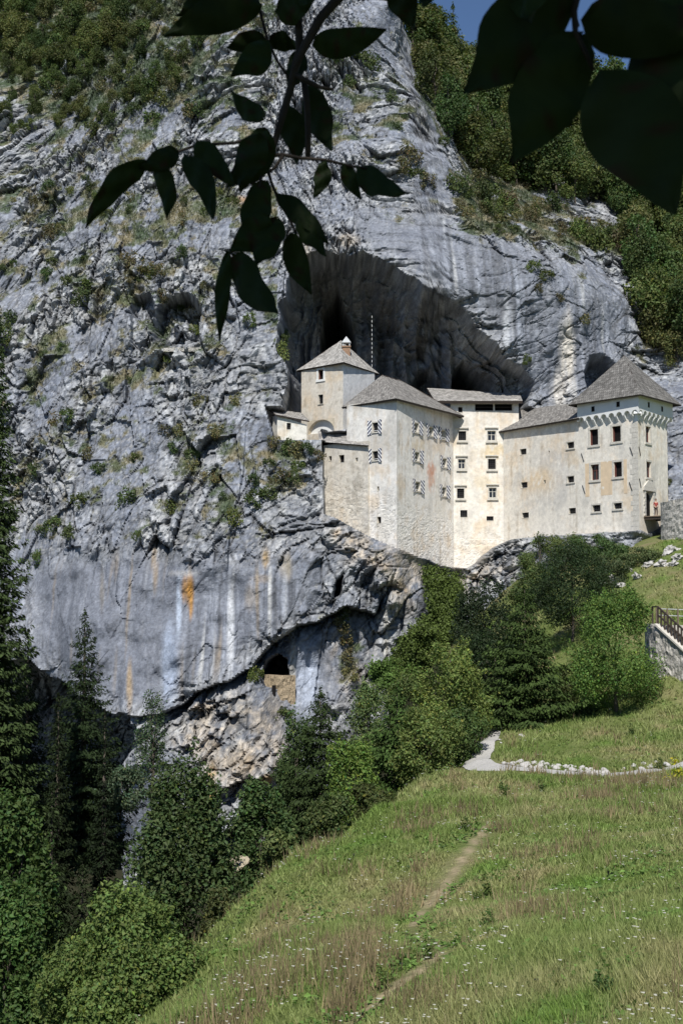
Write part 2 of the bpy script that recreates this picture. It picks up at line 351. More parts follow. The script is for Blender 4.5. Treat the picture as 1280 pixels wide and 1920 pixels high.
# roughness zones
sm1 = sst(-10, 50, poly_sd(px_, py_, [(20, 1060), (120, 1030), (250, 1015), (420, 1040), (560, 1050), (600, 1120), (540, 1190), (400, 1290), (300, 1335), (190, 1320), (50, 1240)]))
sm2 = sst(-10, 50, poly_sd(px_, py_, [(640, 370), (860, 400), (1000, 460), (1120, 520), (1190, 620), (1120, 760), (990, 750), (900, 620), (780, 530), (640, 455)]))
sm3 = sst(-5, 20, poly_sd(px_, py_, [(540, 1200), (600, 1190), (640, 1230), (640, 1330), (560, 1345), (545, 1290)]))
smooth = np.clip(sm1+.82*sm2+sm3*.8, 0, 1)*(1-recess*.3)
pat = fbm(X/9+3, Y0/9, Z/13, 63, 2); R = (1-.85*smooth)*np.clip(.60+1.3*pat, .16, 1.2); R = np.maximum(R, .05+.12*sm2)*(1-.45*recess)
up_left = sst(420, 150, PY)*sst(900, 500, PX)
# dipping coordinates: beds run from upper right to lower left on the left, flatter arches on the right
ang = np.radians(72-56*sst(480, 720, PX)*sst(1100, 900, PY)); ang = ang+.35*noise(X/26, Y0/40, Z/26, 65); ca, sa = np.cos(ang), np.sin(ang)
a_ = X*ca+Z*sa; b_ = -X*sa+Z*ca
wx = 1.4*noise(X/7, Y0/7, Z/7, 41); a2, b2 = a_+wx, b_+wx*.6
f1, e1 = facet(a2/4.6, Y0/7, b2/3.0, 51, 1.4)
f2, e2 = facet(a2/1.7, Y0/4, b2/1.3, 57, 1.5)
f3, e3 = facet(X/.62, Y0/3, Z/.55, 61, 1.2)
D = 1.7*fbm(X/11, Y0/11, Z/11, 71, 3)*(1-.5*recess) + R*(1.05*f1+.55*f2+.17*f3)
near_wall0 = np.exp(-(np.maximum(-sdk, 0)/25.0)**2)
rdg = lambda sc_, sd_: .5-2.2*np.abs(noise(X/sc_, Y0/sc_, Z/sc_, sd_))
f0, e0c = facet(a2/11, Y0/12, b2/3.8, 49, 1.2); lz = sst(640, 520, PX)*(1-sm1)*(1-near_wall0)
D += lz*.8*f0
D += R*(.75*rdg(3.6, 111)+.38*rdg(1.5, 113)+.12*rdg(.7, 115)+.16*fbm(X/1.5, Y0/2, Z/1.5, 81, 4, .6)) + .10*sm1*rdg(2.2, 117) + (1-R)*(.55*fbm(X/3.2, Y0/3, Z/4.5, 83, 4))
D += -R*(.45*np.exp(-(e1/.05)**2)+.2*np.exp(-(e2/.07)**2))
# steep open joints and a few long cracks
cr = np.abs(noise(b2/3.4, Y0/9, a2/15, 91)); D -= R*.6*np.exp(-(cr/.03)**2)*(1-recess)
cr2 = np.abs(noise(a2/16+9, Y0/9, b2/4.6, 93)); D -= (.4*sm2+.4*R)*.6*np.exp(-(cr2/.022)**2)*(1-recess)
flutes = noise(X/.9+Z*.03, Y0*.03, Z/13, 95); D += .16*flutes*smooth+sm1*(.9*noise(X/6.5, Y0/9, Z/4.5, 97)+.35*noise(X/2.4, Y0/9, Z/2.0, 99))
ked = sst(-4, 6, -np.abs(sdk))                      # keep the rock from breaking through the walls' foot
near_wall = np.maximum(np.exp(-(sdk/10.0)**2), np.exp(-(np.maximum(sda, -99)/9.0)**2)*(sda < 9)); D = D*(1-.75*near_wall)
Y = Y - D
# top of the hill rolls back
Y += 60*np.clip((ts[:, None]-.975)/.025, 0, 1)**1.6
X2 = X + R*.12*noise(X/1.1, Y/1.1, Z/1.1, 101)*(1-near_wall); Z2 = Z + R*.12*noise(X/1.1, Y/1.1, Z/1.1, 103)*(1-near_wall)
P = np.stack([X2, Y, Z2], -1)
du = np.gradient(P, axis=1); dv = np.gradient(P, axis=0)
Nn = np.cross(du, dv); Nn /= np.linalg.norm(Nn, axis=-1, keepdims=True)+1e-9
Nn[Nn[..., 1] > 0] *= 1
upn = Nn[..., 2]
if np.median(Nn[..., 1]) > 0: upn = -upn
PX, PY = proj(P[..., 0], P[..., 1], P[..., 2])
# ---- rock colours (stains, weathering, lichen, dirt and painted shade in cracks: all fixed to the stone)
def C(*c): return np.array(c, np.float32)
def mixc(c, tgt, m): return c*(1-m[..., None])+C(*tgt)*m[..., None]
big = fbm(X/14, Y0/14, Z/14, 201, 3); mid = fbm(X/2.2, Y0/3, Z/2.6, 205, 4, .6); fine = fbm(X/.45, Y0/.8, Z/.45, 211, 3, .6)
colr = np.zeros(X.shape+(3,), np.float32)+C(.235, .243, .258)
colr = mixc(colr, (.37, .365, .355), np.clip(.30+.9*mid+.5*big+.5*fine, 0, 1)*(1-.6*smooth))
colr = mixc(colr, (.15, .158, .18), np.clip(-.25-.9*mid+.5*noise(X/4, Y0/5, Z/9, 221)-.3*fine, 0, .75)*.9)
colr = mixc(colr, (.46, .455, .44), np.clip(up_left*1.0+.3*sst(600, 300, PY)*(PX < 700), 0, 1)*np.clip(.1+mid+.8*fine, 0, 1)*.6)
colr = mixc(colr, (.46, .455, .435), np.clip(noise(X/1.3+4, Y0/3, Z/2, 223)*1.8+fine*.9-.4, 0, .8)*(1-smooth))
colr = mixc(colr, (.50, .49, .47), sst(-5, 15, poly_sd(PX, PY, [(985, 1000), (1210, 980), (1235, 1060), (1100, 1070), (985, 1040)]))*.6)
warp = noise(X/3, Y0*.1, Z/6, 231)*.35
st1 = fbm(X/.75+warp, Y0*.02, Z/22, 233, 4, .65); st2 = fbm(X/2.6+warp, Y0*.02, Z/34, 237, 3, .6); st3 = noise(X/.33+warp, Y0*.02, Z/16, 239)
streak = smooth*(1-recess)*(1-.75*sm1*sst(330, 190, PX))*np.clip(.65+.9*noise(X/5, Y0/9, Z/12, 267), .15, 1)
colr = mixc(colr, (.185, .195, .225), smooth*(1-recess)*.8)
colr = mixc(colr, (.19, .205, .245), (1-smooth)*np.clip(.2-pat*1.6, 0, .7))
colr = mixc(colr, (.095, .098, .105), streak*np.clip(st1*1.8+st2*1.1+.05, 0, 1)*.85)
colr = mixc(colr, (.36, .375, .41), streak*np.clip(-st1*1.3-st2*.7-.12+st3*.4, 0, 1)*.9)
colr = mixc(colr, (.58, .57, .54), streak*np.clip(noise(X/.55+9+warp, Y0*.02, Z/15, 241)*2.6-1.0, 0, 1)*.85)
colr = mixc(colr, (.30, .23, .15), sm1*np.clip(noise(X/.6+warp, Y0*.02, Z/11, 243)*2.4-.9, 0, 1)*.7)
# tall pale streaks on the wall above the right wing
for cx, cy, rx, ry, c, s_ in [(1063, 660, 13, 75, (.62, .56, .47), .95), (1050, 735, 18, 40, (.62, .57, .50), .9), (948, 610, 8, 60, (.5, .5, .5), .7), (1075, 735, 6, 30, (.6, .57, .52), .7),
                           (432, 1190, 7, 95, (.62, .62, .62), .8), (336, 1140, 6, 60, (.5, .56, .65), .8), (320, 1250, 18, 80, (.36, .41, .50), .7), (575, 1270, 26, 75, (.44, .48, .56), .85), (724, 1185, 6, 60, (.6, .56, .48), .8),
                           (352, 1105, 12, 28, (.55, .27, .06), .95), (357, 1130, 5, 30, (.5, .26, .07), .9), (291, 1060, 6, 50, (.34, .24, .13), .6), (243, 1290, 6, 50, (.5, .34, .16), .6), (192, 1100, 5, 50, (.2, .17, .13), .6),
                           (535, 1060, 12, 30, (.32, .24, .11), .5), (497, 1045, 8, 20, (.45, .28, .08), .6), (398, 1448, 10, 22, (.6, .36, .08), .9), (400, 1490, 8, 20, (.6, .36, .08), .8), (345, 1075, 30, 6, (.5, .47, .42), .35), (455, 1430, 30, 30, (.5, .35, .18), .5),
                           (500, 1462, 12, 8, (.6, .34, .07), .8), (560, 470, 30, 20, (.5, .4, .27), .5), (650, 450, 20, 14, (.5, .4, .27), .5), (455, 375, 14, 8, (.5, .3, .14), .8), (472, 1120, 14, 26, (.40, .32, .22), .4), (490, 1085, 18, 8, (.44, .34, .24), .4), (548, 1255, 6, 60, (.6, .56, .48), .7)]:
    m = blob(PX+4*st3, PY, cx, cy, rx, ry); colr = mixc(colr, c, np.clip(m*1.7-.3+.6*st1*m, 0, 1)*s_)
warm = np.clip(sst(-20, 30, poly_sd(px_, py_, [(610, 970), (743, 1020), (870, 1055), (960, 1020), (960, 1090), (880, 1110), (810, 1100), (780, 1160), (740, 1160), (720, 1090), (640, 1050)]))
               + .85*sst(-10, 40, poly_sd(px_, py_, [(340, 1310), (430, 1285), (540, 1280), (550, 1420), (560, 1500), (480, 1500), (330, 1440), (300, 1400)]))
               + .6*sst(-10, 40, poly_sd(px_, py_, [(610, 1180), (700, 1170), (720, 1260), (660, 1350), (620, 1330)])), 0, 1)
colr = mixc(colr, (.52, .43, .32), warm*np.clip(.45+mid*.9+.6*fine, 0, 1)*.85)
colr = mixc(colr, (.50, .34, .17), warm*np.clip(noise(X/1.1, Y0/2, Z/1.6, 251)*2-.7, 0, 1)*.7)
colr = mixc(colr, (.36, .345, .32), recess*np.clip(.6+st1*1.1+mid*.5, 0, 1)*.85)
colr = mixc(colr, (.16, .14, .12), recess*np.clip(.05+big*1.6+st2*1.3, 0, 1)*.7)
bt = np.clip((1-.85*smooth)*(1-.6*recess), .1, 1)
colr *= (1+bt*(.22*f2+.16*f1))[..., None]
colr = mixc(colr, (.10, .098, .095), bt*np.clip(.62*np.exp(-(e2/.055)**2)+.55*np.exp(-(e1/.03)**2)+.35*np.exp(-(e3/.07)**2), 0, .8))  # dirt and shadow in cracks painted as dark lines, here and below
colr = mixc(colr, (.11, .11, .115), (1-recess)*sm2*np.exp(-(cr2/.02)**2)*.6)
# lichen speckle
colr *= (1+.30*fine*(1-.5*smooth))[..., None]
# vegetated ledges
zone = np.clip(.62*sst(260, 120, PY)*sst(480, 300, PX)+.55*sst(700, 200, PY)*(PX < 520)+.45*(PX < 520)*(PY < 1010)*(PY > 350)+1.0*sst(820, 880, PX+(400-PY)*.25)*sst(460, 400, PY-(PX-860)*.22)*(PX > 770)
               + .75*sst(-10, 40, poly_sd(px_, py_, [(440, 830), (600, 810), (610, 960), (560, 950), (470, 930), (430, 980), (380, 960)])) + .7*blob(PX, PY, 650, 1210, 40, 60)+.5*blob(PX, PY, 700, 180, 90, 150)
               + .9*sst(1180, 1210, PX)*sst(700, 640, PY)+.5*blob(PX, PY, 900, 420, 110, 40)+.6*blob(PX, PY, 1040, 520, 40, 40), 0, 1.2)
for a_x, a_y, a_rx, a_ry in [(1062, 330, 26, 60), (835, 290, 30, 30), (930, 255, 22, 18), (1130, 400, 40, 22), (1240, 500, 22, 30), (985, 330, 30, 14)]: zone = zone*(1-.9*blob(PX, PY, a_x, a_y, a_rx*1.2, a_ry*1.2))
zone *= (1-recess)*(1-sm1)*(1-.6*sm2)
vn = fbm(X/3.4, Y0/4, Z/3.4, 301, 4, .6)
veg = np.clip((zone*1.0+vn*.9-.88+.12*up_left+.55*np.clip(upn, -.3, .7))*4.5, 0, 1)*(zone > .05)
gcol = C(.085, .10, .035)*np.ones_like(colr); gcol = mixc(gcol, (.20, .165, .085), np.clip(.5+1.4*noise(X/2.1, Y0/3, Z/2.1, 311), 0, 1)); gcol = mixc(gcol, (.05, .075, .025), np.clip(noise(X/3.3, Y0/3, Z/3.3, 313)*2+up_left*.7, 0, 1))
colr = colr*(1-veg[..., None]*.85)+gcol*veg[..., None]*.85
colr *= .93*np.array([.975, 1.0, 1.035], np.float32)*(1-sm1[..., None]*.06)
colr = mixc(colr, (.46, .455, .44), np.clip(noise(X/.28, Y0/.3, Z/.28, 261)*2.2-.55+.5*noise(X/6, Y0/6, Z/6, 263), 0, 1)*.55*(1-recess)*(1-.8*smooth))
colr = np.clip(colr, .01, .8)
NC = len(xs); idx = np.arange(NR*NC).reshape(NR, NC)
F = np.stack([idx[:-1, :-1], idx[:-1, 1:], idx[1:, 1:], idx[1:, :-1]], -1).reshape(-1, 4)
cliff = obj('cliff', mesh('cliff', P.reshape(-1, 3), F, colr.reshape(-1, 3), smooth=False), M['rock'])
tag(cliff, 'grey limestone cliff with caves, overhangs and dark water streaks', 'cliff', kind='structure')
Pf = P.reshape(-1, 3); PXf, PYf, UPf, VEGf = PX.ravel(), PY.ravel(), upn.ravel(), veg.ravel()
# lookup of the frontmost cliff point for a photo position
BK = {}
cell = 6
bi = (np.floor(PXf/cell).astype(int)+100)*10000+(np.floor(PYf/cell).astype(int)+100)
order = np.lexsort((Pf[:, 1], bi)); sb = bi[order]; fst = np.concatenate([[True], sb[1:] != sb[:-1]])
for b_i, o_i in zip(sb[fst], order[fst]): BK[int(b_i)] = int(o_i)
def cliff_at(px, py):
    for dx, dy in [(0, 0), (0, 1), (1, 0), (-1, 0), (0, -1), (1, 1), (-1, -1), (2, 0), (-2, 0)]:
        k = (math.floor(px/cell)+100+dx)*10000+math.floor(py/cell)+100+dy
        if k in BK: return BK[k]
    return None

# ------------------------------------------------------------------ ground: meadow, hill, ravine
G = [at(*c) for c in [(640, 1920, 20), (1280, 1920, 15), (900, 1920, 18), (330, 1920, 24), (1280, 1700, 26), (900, 1700, 33), (640, 1700, 38), (500, 1660, 42), (560, 1600, 47), (900, 1560, 50), (1280, 1560, 42), (700, 1515, 62), (1000, 1500, 62), (1280, 1492, 58), (1000, 1478, 70), (1200, 1476, 68), (1280, 1466, 70), (400, 1800, 31),
      (890, 1427, 84), (1000, 1447, 79), (1130, 1458, 76), (1280, 1440, 79), (905, 1395, 91), (917, 1372, 98), (800, 1455, 74),
      (960, 1412, 88), (1080, 1345, 98), (1160, 1300, 104), (1250, 1280, 103), (1280, 1330, 96), (1100, 1405, 88), (1250, 1180, 112), (1180, 1130, 120), (1262, 1264, 100), (1330, 1285, 97.5), (1285, 1292, 98), (1280, 1090, 122), (1240, 1022, 133), (1100, 1090, 136), (1100, 1045, 142), (1000, 1075, 148), (1040, 1200, 122), (950, 1160, 138), (960, 1250, 120), (880, 1280, 120), (1180, 1030, 137.5),
      (800, 1300, 135), (800, 1410, 105), (720, 1420, 115), (1400, 1080, 122), (1400, 1300, 100)]]
G += [np.array(v, float) for v in [(0, 0, -1.7), (-7, 0, -4.5), (9, 0, 1.5), (0, -20, 2), (30, -20, 10), (-30, -20, -12), (-9, 22, -12), (-10, 35, -16), (-9, 50, -17), (-7, 65, -18), (-4, 80, -17), (-12, 90, -26), (-10, 115, -25), (0, 105, -16), (-25, 60, -28), (-25, 100, -35), (-30, 130, -38), (-50, 80, -34), (-22, 10, -14), (-45, 20, -24), (4, 125, -14), (-15, 135, -23), (-3, 135, -20),
      (20, 160, 6), (32, 152, 8), (46, 140, 10), (50, 175, 12), (60, 100, 6), (60, 60, 3), (45, 30, 3), (100, 60, 20), (100, 140, 25), (-80, 150, -38), (-100, 60, -30), (-15, 165, -24), (120, -30, 30), (-120, -30, -30), (0, 200, -10)]]
G = np.array(G); g_ev = rbf_fit(G[:, :2], G[:, 2], 'lin', lam=.08)
def gz(x, y):
    x = np.asarray(x, float); y = np.asarray(y, float)
    return g_ev(x, y) + .11*fbm(x/6, y/6, x*0, 401, 3)+.05*noise(x/1.2, y/1.2, x*0, 403)
def ground_at(px, py, y0=12, y1=160):
    d = ray(px, py); ys = np.linspace(y0, y1, 900); t = ys/d[1]
    g = gz(d[0]*t, ys); b = np.nonzero(d[2]*t < g)[0]
    k = b[0] if len(b) else len(ys)-1
    return np.array([d[0]*t[k], ys[k], g[k]])
gx = np.concatenate([np.arange(-150, -40, 4), np.arange(-40, -12, 1), np.arange(-12, 45, .3), np.arange(45, 60, 1), np.arange(60, 160, 4)])
gy = np.concatenate([np.arange(-60, 8, 3), np.arange(8, 60, .3), np.arange(60, 155, .45), np.arange(155, 175, 3)])
GX, GY = np.meshgrid(gx, gy); GZ = gz(GX, GY)
def edge_x(y): return np.interp(y, [0, 22, 31, 45, 62, 74, 85, 95, 110, 130], [-1.2, -2.3, -2.1, -1.3, .9, 4.2, 6.5, 8.5, 9.5, 13])
QX, QY = proj(GX, np.maximum(GY, 1), GZ)
def trail_mask(x, y, z, grow=1.0):
    qx, qy = proj(x, np.maximum(y, 1), z); m = np.zeros(np.shape(x))
    for pts, wv in [([(908, 1553), (885, 1585), (862, 1620), (835, 1660), (800, 1700), (770, 1738), (788, 1765)], 6.5), ([(828, 1778), (800, 1812), (740, 1850), (700, 1885), (650, 1925), (600, 1980)], 8)]:
        d = np.full(np.shape(x), 1e9)
        for (x1, y1), (x2, y2) in zip(pts[:-1], pts[1:]):
            ex, ey = x2-x1, y2-y1; t = np.clip(((qx-x1)*ex+(qy-y1)*ey)/(ex*ex+ey*ey), 0, 1); d = np.minimum(d, np.hypot(qx-x1-t*ex, qy-y1-t*ey))
        m = np.maximum(m, 1-sst(wv*.5*grow, wv*1.4*grow, d))
    return m*(y > 10)*(y < 75)
def meadow_col(x, y):
    n1 = fbm(x/5, y/7, x*0, 411, 3); n2 = fbm(x/1.3, y/1.8, x*0, 413, 3)
    c = np.zeros(x.shape+(3,))+np.array([.125, .165, .045])
    m = np.clip(.5+n1*1.1+n2*.5, 0, 1)[..., None]; c = c*(1-m)+np.array([.18, .20, .075])*m
    m = np.clip(n1*.9-n2*.9-.05, 0, .85)[..., None]; c = c*(1-m)+np.array([.25, .215, .115])*m
    m = np.clip(noise(x/2.2, y/3, x*0, 417)*1.8-.4, 0, .8)[..., None]; c = c*(1-m)+np.array([.10, .175, .03])*m
    return c
gc = meadow_col(GX, GY)*.8
tm = trail_mask(GX, GY, GZ)[..., None]; gc = gc*(1-tm)+np.array([.30, .245, .15])*tm
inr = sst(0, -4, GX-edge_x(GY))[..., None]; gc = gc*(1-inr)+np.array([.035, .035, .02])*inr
idx = np.arange(GX.size).reshape(GX.shape)
F = np.stack([idx[:-1, :-1], idx[:-1, 1:], idx[1:, 1:], idx[1:, :-1]], -1).reshape(-1, 4)
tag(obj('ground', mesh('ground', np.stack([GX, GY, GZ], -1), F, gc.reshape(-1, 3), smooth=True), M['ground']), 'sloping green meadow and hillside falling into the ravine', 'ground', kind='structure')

# gravel path
pp = [(925, 1350, 104), (917, 1372, 98), (905, 1395, 91), (893, 1412, 87.5), (890, 1424, 84.5), (905, 1433, 82), (950, 1441, 80), (1010, 1448, 78.6), (1080, 1454, 77.3), (1140, 1458, 76.4), (1200, 1450, 77.5), (1280, 1440, 79), (1350, 1432, 81)]
pw = np.array([at(*p)[:2] for p in pp]); seg = np.concatenate([[0], np.cumsum(np.hypot(*np.diff(pw, axis=0).T))]); ss = np.arange(0, seg[-1], .25)
cx_ = np.interp(ss, seg, pw[:, 0]); cy_ = np.interp(ss, seg, pw[:, 1]); kk = np.ones(9)/9
cx_ = np.convolve(np.pad(cx_, 4, 'edge'), kk, 'valid'); cy_ = np.convolve(np.pad(cy_, 4, 'edge'), kk, 'valid')
tx, ty = np.gradient(cx_), np.gradient(cy_); tl = np.hypot(tx, ty); nx_, ny_ = -ty/tl, tx/tl
VV = []
for j, o_ in enumerate(np.linspace(-1, 1, 9)):
    wv = .82*(1+.14*noise(ss/1.4, ss*0+j, ss*0, 421)); x_ = cx_+nx_*o_*wv; y_ = cy_+ny_*o_*wv; VV.append(np.stack([x_, y_, gz(x_, y_)+.10-.05*abs(o_)**3], -1))
VV = np.stack(VV, 1); idx = np.arange(VV.shape[0]*9).reshape(-1, 9); F = np.stack([idx[:-1, :-1], idx[1:, :-1], idx[1:, 1:], idx[:-1, 1:]], -1).reshape(-1, 4)
tag(obj('path', mesh('path', VV, F, smooth=True), M['path']), 'pale gravel footpath curving across the hillside', 'path', kind='structure')
PATHXY = np.stack([cx_, cy_], -1)
def path_dist(x, y): return np.min(np.hypot(x[..., None]-PATHXY[::3, 0], y[..., None]-PATHXY[::3, 1]), -1)

# stones lining the path
def stone_mesh(seed, sq=.7, sub=2, amp=.28, fs=1.1):
    import bmesh
    bm = bmesh.new(); bmesh.ops.create_icosphere(bm, subdivisions=sub, radius=1)
    V = np.array([v.co[:] for v in bm.verts]); f, e = facet(V[:, 0]*fs+seed*3, V[:, 1]*fs, V[:, 2]*fs, seed, 1); f = f+.3*fbm(V[:, 0]*2+seed, V[:, 1]*2, V[:, 2]*2, 9, 3)*(sub > 2)
    for v, k in zip(bm.verts, 1+amp*f): v.co = v.co*float(k); v.co.z *= sq
    me = bpy.data.meshes.new('stone'); bm.to_mesh(me); bm.free(); me.materials.append(M['stone']); return me
stones = [stone_mesh(s) for s in range(5)]; crags = [stone_mesh(40+s, .75, 4, .75, 1.6) for s in range(4)]
n = 0
ppx = proj(cx_, cy_, gz(cx_, cy_))[0]
for i in range(130):
    tpx = np.interp(i/130, [0, .1, .85, .9, 1], [905, 925, 1120, 1215, 1290])+random.uniform(-4, 4); kb = len(ss)//4; k = kb+int(np.argmin(abs(ppx[kb:]-tpx)))
    k = max(0, min(len(ss)-1, k)); s_ = .95+random.random()*1.5
    x_ = cx_[k]+nx_[k]*s_; y_ = cy_[k]+ny_[k]*s_
    o = bpy.data.objects.new('path_stone', random.choice(stones)); col.objects.link(o); r = .07+.12*random.random()**1.5
    o.location = (x_, y_, float(gz(x_, y_))+r*.35); o.scale = (r*1.2, r, r*.95); o.rotation_euler = (random.random()*.6, random.random()*.6, random.random()*6.3)
    where = 'by the bend' if i < 10 else ('at the right edge' if i > 109 else 'along the middle stretch')
    size = 'small' if r < .15 else 'larger'
    tag(o, f'{size} white fieldstone on uphill side of gravel path, {where}', 'stone', 'white stones lining the gravel path')

# ------------------------------------------------------------------ castle
castle = empty('castle', tuple(at(900, 1000, 146)), 'cream and white stone castle with shingled roofs, built into the mouth of the cliff cave', 'castle')
CO = Vector(castle.location)
def part(name, me, m, parent=None, label=None):
    o = obj(name, me, m, castle if parent is None else parent)
    o.location = -CO if parent is None else (0, 0, 0)
    if label: o['label'] = label
    return o
def plaster_cols(u, z, x, y, style):
    n1 = fbm(x/3+5, y/3, z/3, 501, 4, .55); n2 = fbm(x/.7, y/.7, z/.7, 503, 3, .6); n3 = noise(x/.5, y/.5, z/5, 505)
    if style == 'white':
        c = np.zeros(x.shape+(3,))+np.array([.68, .68, .67]); m = np.clip(n1*.6+n3*.3, 0, .4)[..., None]; return c*(1-m)+np.array([.55, .54, .52])*m
    base = {'main': (.77, .745, .70), 'old': (.62, .57, .49), 'tower': (.77, .72, .635), 'wing': (.75, .705, .625), 'shed': (.74, .72, .65)}[style]
    c = np.zeros(x.shape+(3,))+np.array(base)
    c = c*1.0; m = np.clip(.25+n1*1.3, 0, 1)[..., None]*.6; c = c*(1-m)+np.array([.70, .66, .58])*m
    m = np.clip(-.05-n1*1.4+.5*n3+.4*n2, 0, 1)[..., None]*.48; c = c*(1-m)+np.array([.60, .44, .26])*m
    m = np.clip(noise(x/1.8+7, y/1.8, z/3.3, 511)*2.0-.3+.6*n2, 0, 1)[..., None]*.7; c = c*(1-m)+np.array([.50, .48, .44])*m
    m = np.clip(n3*1.9+n2*.9-.65, 0, 1)[..., None]*.55; c = c*(1-m)+np.array([.38, .33, .26])*m
    if style == 'old':
        m = np.clip(n2*1.2+n1-.1, 0, 1)[..., None]*.6; c = c*(1-m)+np.array([.34, .30, .24])*m
    return c*(1+.07*n2)[..., None]
def wall(name, A, B, zb, zt, holes=(), style='main', step=.13, reveal=.38, masonry=None, stains=(), label=None, parent=None):
    """vertical wall A->B (plan points), outside to the right of A->B seen from above is -n. zb/zt: number or function of u"""
    A = np.array(A[:2], float); B = np.array(B[:2], float); L = np.hypot(*(B-A)); d = (B-A)/L; nrm = np.array([d[1], -d[0]])   # towards the camera for left-to-right walls
    us = set(np.round(np.linspace(0, L, max(2, int(L/step))), 3)); zlo = zb if not callable(zb) else min(zb(0), zb(L)); zhi = zt if not callable(zt) else max(zt(0), zt(L))
    zs = set(np.round(np.linspace(zlo, zhi, max(2, int((zhi-zlo)/step))), 3))
    for h in holes: us |= {round(h[0], 3), round(h[1], 3)}; zs |= {round(h[2], 3), round(h[3], 3)}
    us = np.array(sorted(us)); zs = np.array(sorted(zs)); U, Zz = np.meshgrid(us, zs)
    if callable(zt): Zt = np.array([zt(u) for u in us])[None, :]; Zz = np.minimum(Zz, Zt)
    Xw, Yw = A[0]+d[0]*U, A[1]+d[1]*U
    dist = np.minimum(U, L-U)
    for h in holes: dist = np.minimum(dist, np.maximum(np.maximum(h[0]-U, U-h[1]), np.maximum(h[2]-Zz, Zz-h[3])))
    fade = np.clip(dist/.25, 0, 1); fade[fade < 0] = 0
    dsp = .014*fbm(Xw/1.2, Yw/1.2, Zz/1.2, 521, 4, .6)
    cw = plaster_cols(U, Zz, Xw, Yw, style)
    if masonry:
        mm = masonry(U, Zz); f_, e_ = facet(U/.55, U*0, Zz/.24, 531, .4)
        dsp = dsp + mm*(.025*f_-.035*np.exp(-(e_/.07)**2)); cw = cw*(1-(mm*.30*(f_ > -.2)*np.exp(-(e_/.07)**2))[..., None])*(1+(mm*.14*f_)[..., None])
    for h in holes:
        m = np.exp(-((U-(h[0]+h[1])/2)/((h[1]-h[0])*.55+.1))**2)*np.exp(-np.maximum(h[2]-Zz, 0)/1.1)*(Zz < h[2]+.05)*np.clip(.5+1.6*noise(U/.16, U*0, Zz/3, 561), 0, 1); cw = cw*(1-m[..., None]*.5)+np.array([.44, .35, .24])*m[..., None]*.5
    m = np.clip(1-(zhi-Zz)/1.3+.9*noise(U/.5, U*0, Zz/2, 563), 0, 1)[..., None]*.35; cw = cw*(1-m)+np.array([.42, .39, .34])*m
    for (su, sz, ru, rz, cc, st) in stains:
        m = np.exp(-((U-su)/ru)**2-((Zz-sz)/rz)**2)*1.5*(1+1.2*fbm(Xw/.4, Yw/.4, Zz/.8, 541, 3)); m = np.clip(m-.2, 0, 1)[..., None]*st; cw = cw*(1-m)+np.array(cc)*m
    dsp = dsp*fade
    V = np.stack([Xw+nrm[0]*dsp, Yw+nrm[1]*dsp, Zz], -1).reshape(-1, 3); cw = cw.reshape(-1, 3)
    nU, nZ = len(us), len(zs); idx = np.arange(nU*nZ).reshape(nZ, nU)
    F = np.stack([idx[:-1, :-1], idx[:-1, 1:], idx[1:, 1:], idx[1:, :-1]], -1)
    uc = (us[:-1]+us[1:])/2; zc = (zs[:-1]+zs[1:])/2; UC, ZC = np.meshgrid(uc, zc); keep = np.ones(UC.shape, bool)
    for h in holes: keep &= ~((UC > h[0]) & (UC < h[1]) & (ZC > h[2]) & (ZC < h[3]))
    if callable(zb): keep &= ZC > np.array([zb(u) for u in uc])[None, :]
    if callable(zt): keep &= ZC < np.array([zt(u) for u in uc])[None, :]+step
    F = F[keep].reshape(-1, 4)
    ex_v = []; ex_c = []; ex_f = []; b = len(V)
    for h in holes:
        q = [(h[0], h[2]), (h[1], h[2]), (h[1], h[3]), (h[0], h[3])]
        for (u, z) in q:
            for dep in (0, reveal):
                ex_v.append((A[0]+d[0]*u-nrm[0]*dep, A[1]+d[1]*u-nrm[1]*dep, z)); ex_c.append((.62, .57, .48))
        for i in range(4):
            j = (i+1) % 4; ex_f.append((b+2*i, b+2*j, b+2*j+1, b+2*i+1))
        b += 8
    if ex_v: V = np.concatenate([V, ex_v]); cw = np.concatenate([cw, ex_c]); F = np.concatenate([F, np.array(ex_f)])
    o = part(name, mesh(name, V, F, cw), M['plaster'], parent, label)
    def P_(u, z, out=0.0): return Vector((A[0]+d[0]*u+nrm[0]*out, A[1]+d[1]*u+nrm[1]*out, z))
    return o, P_, L
def boxP(mb, P_, u0, u1, z0, z1, o0, o1):
    mb.hexa([P_(u0, z0, o1), P_(u1, z0, o1), P_(u1, z0, o0), P_(u0, z0, o0), P_(u0, z1, o1), P_(u1, z1, o1), P_(u1, z1, o0), P_(u0, z1, o0)])
def sub(mb, name, m, parent): return mb.build(name, m, parent)
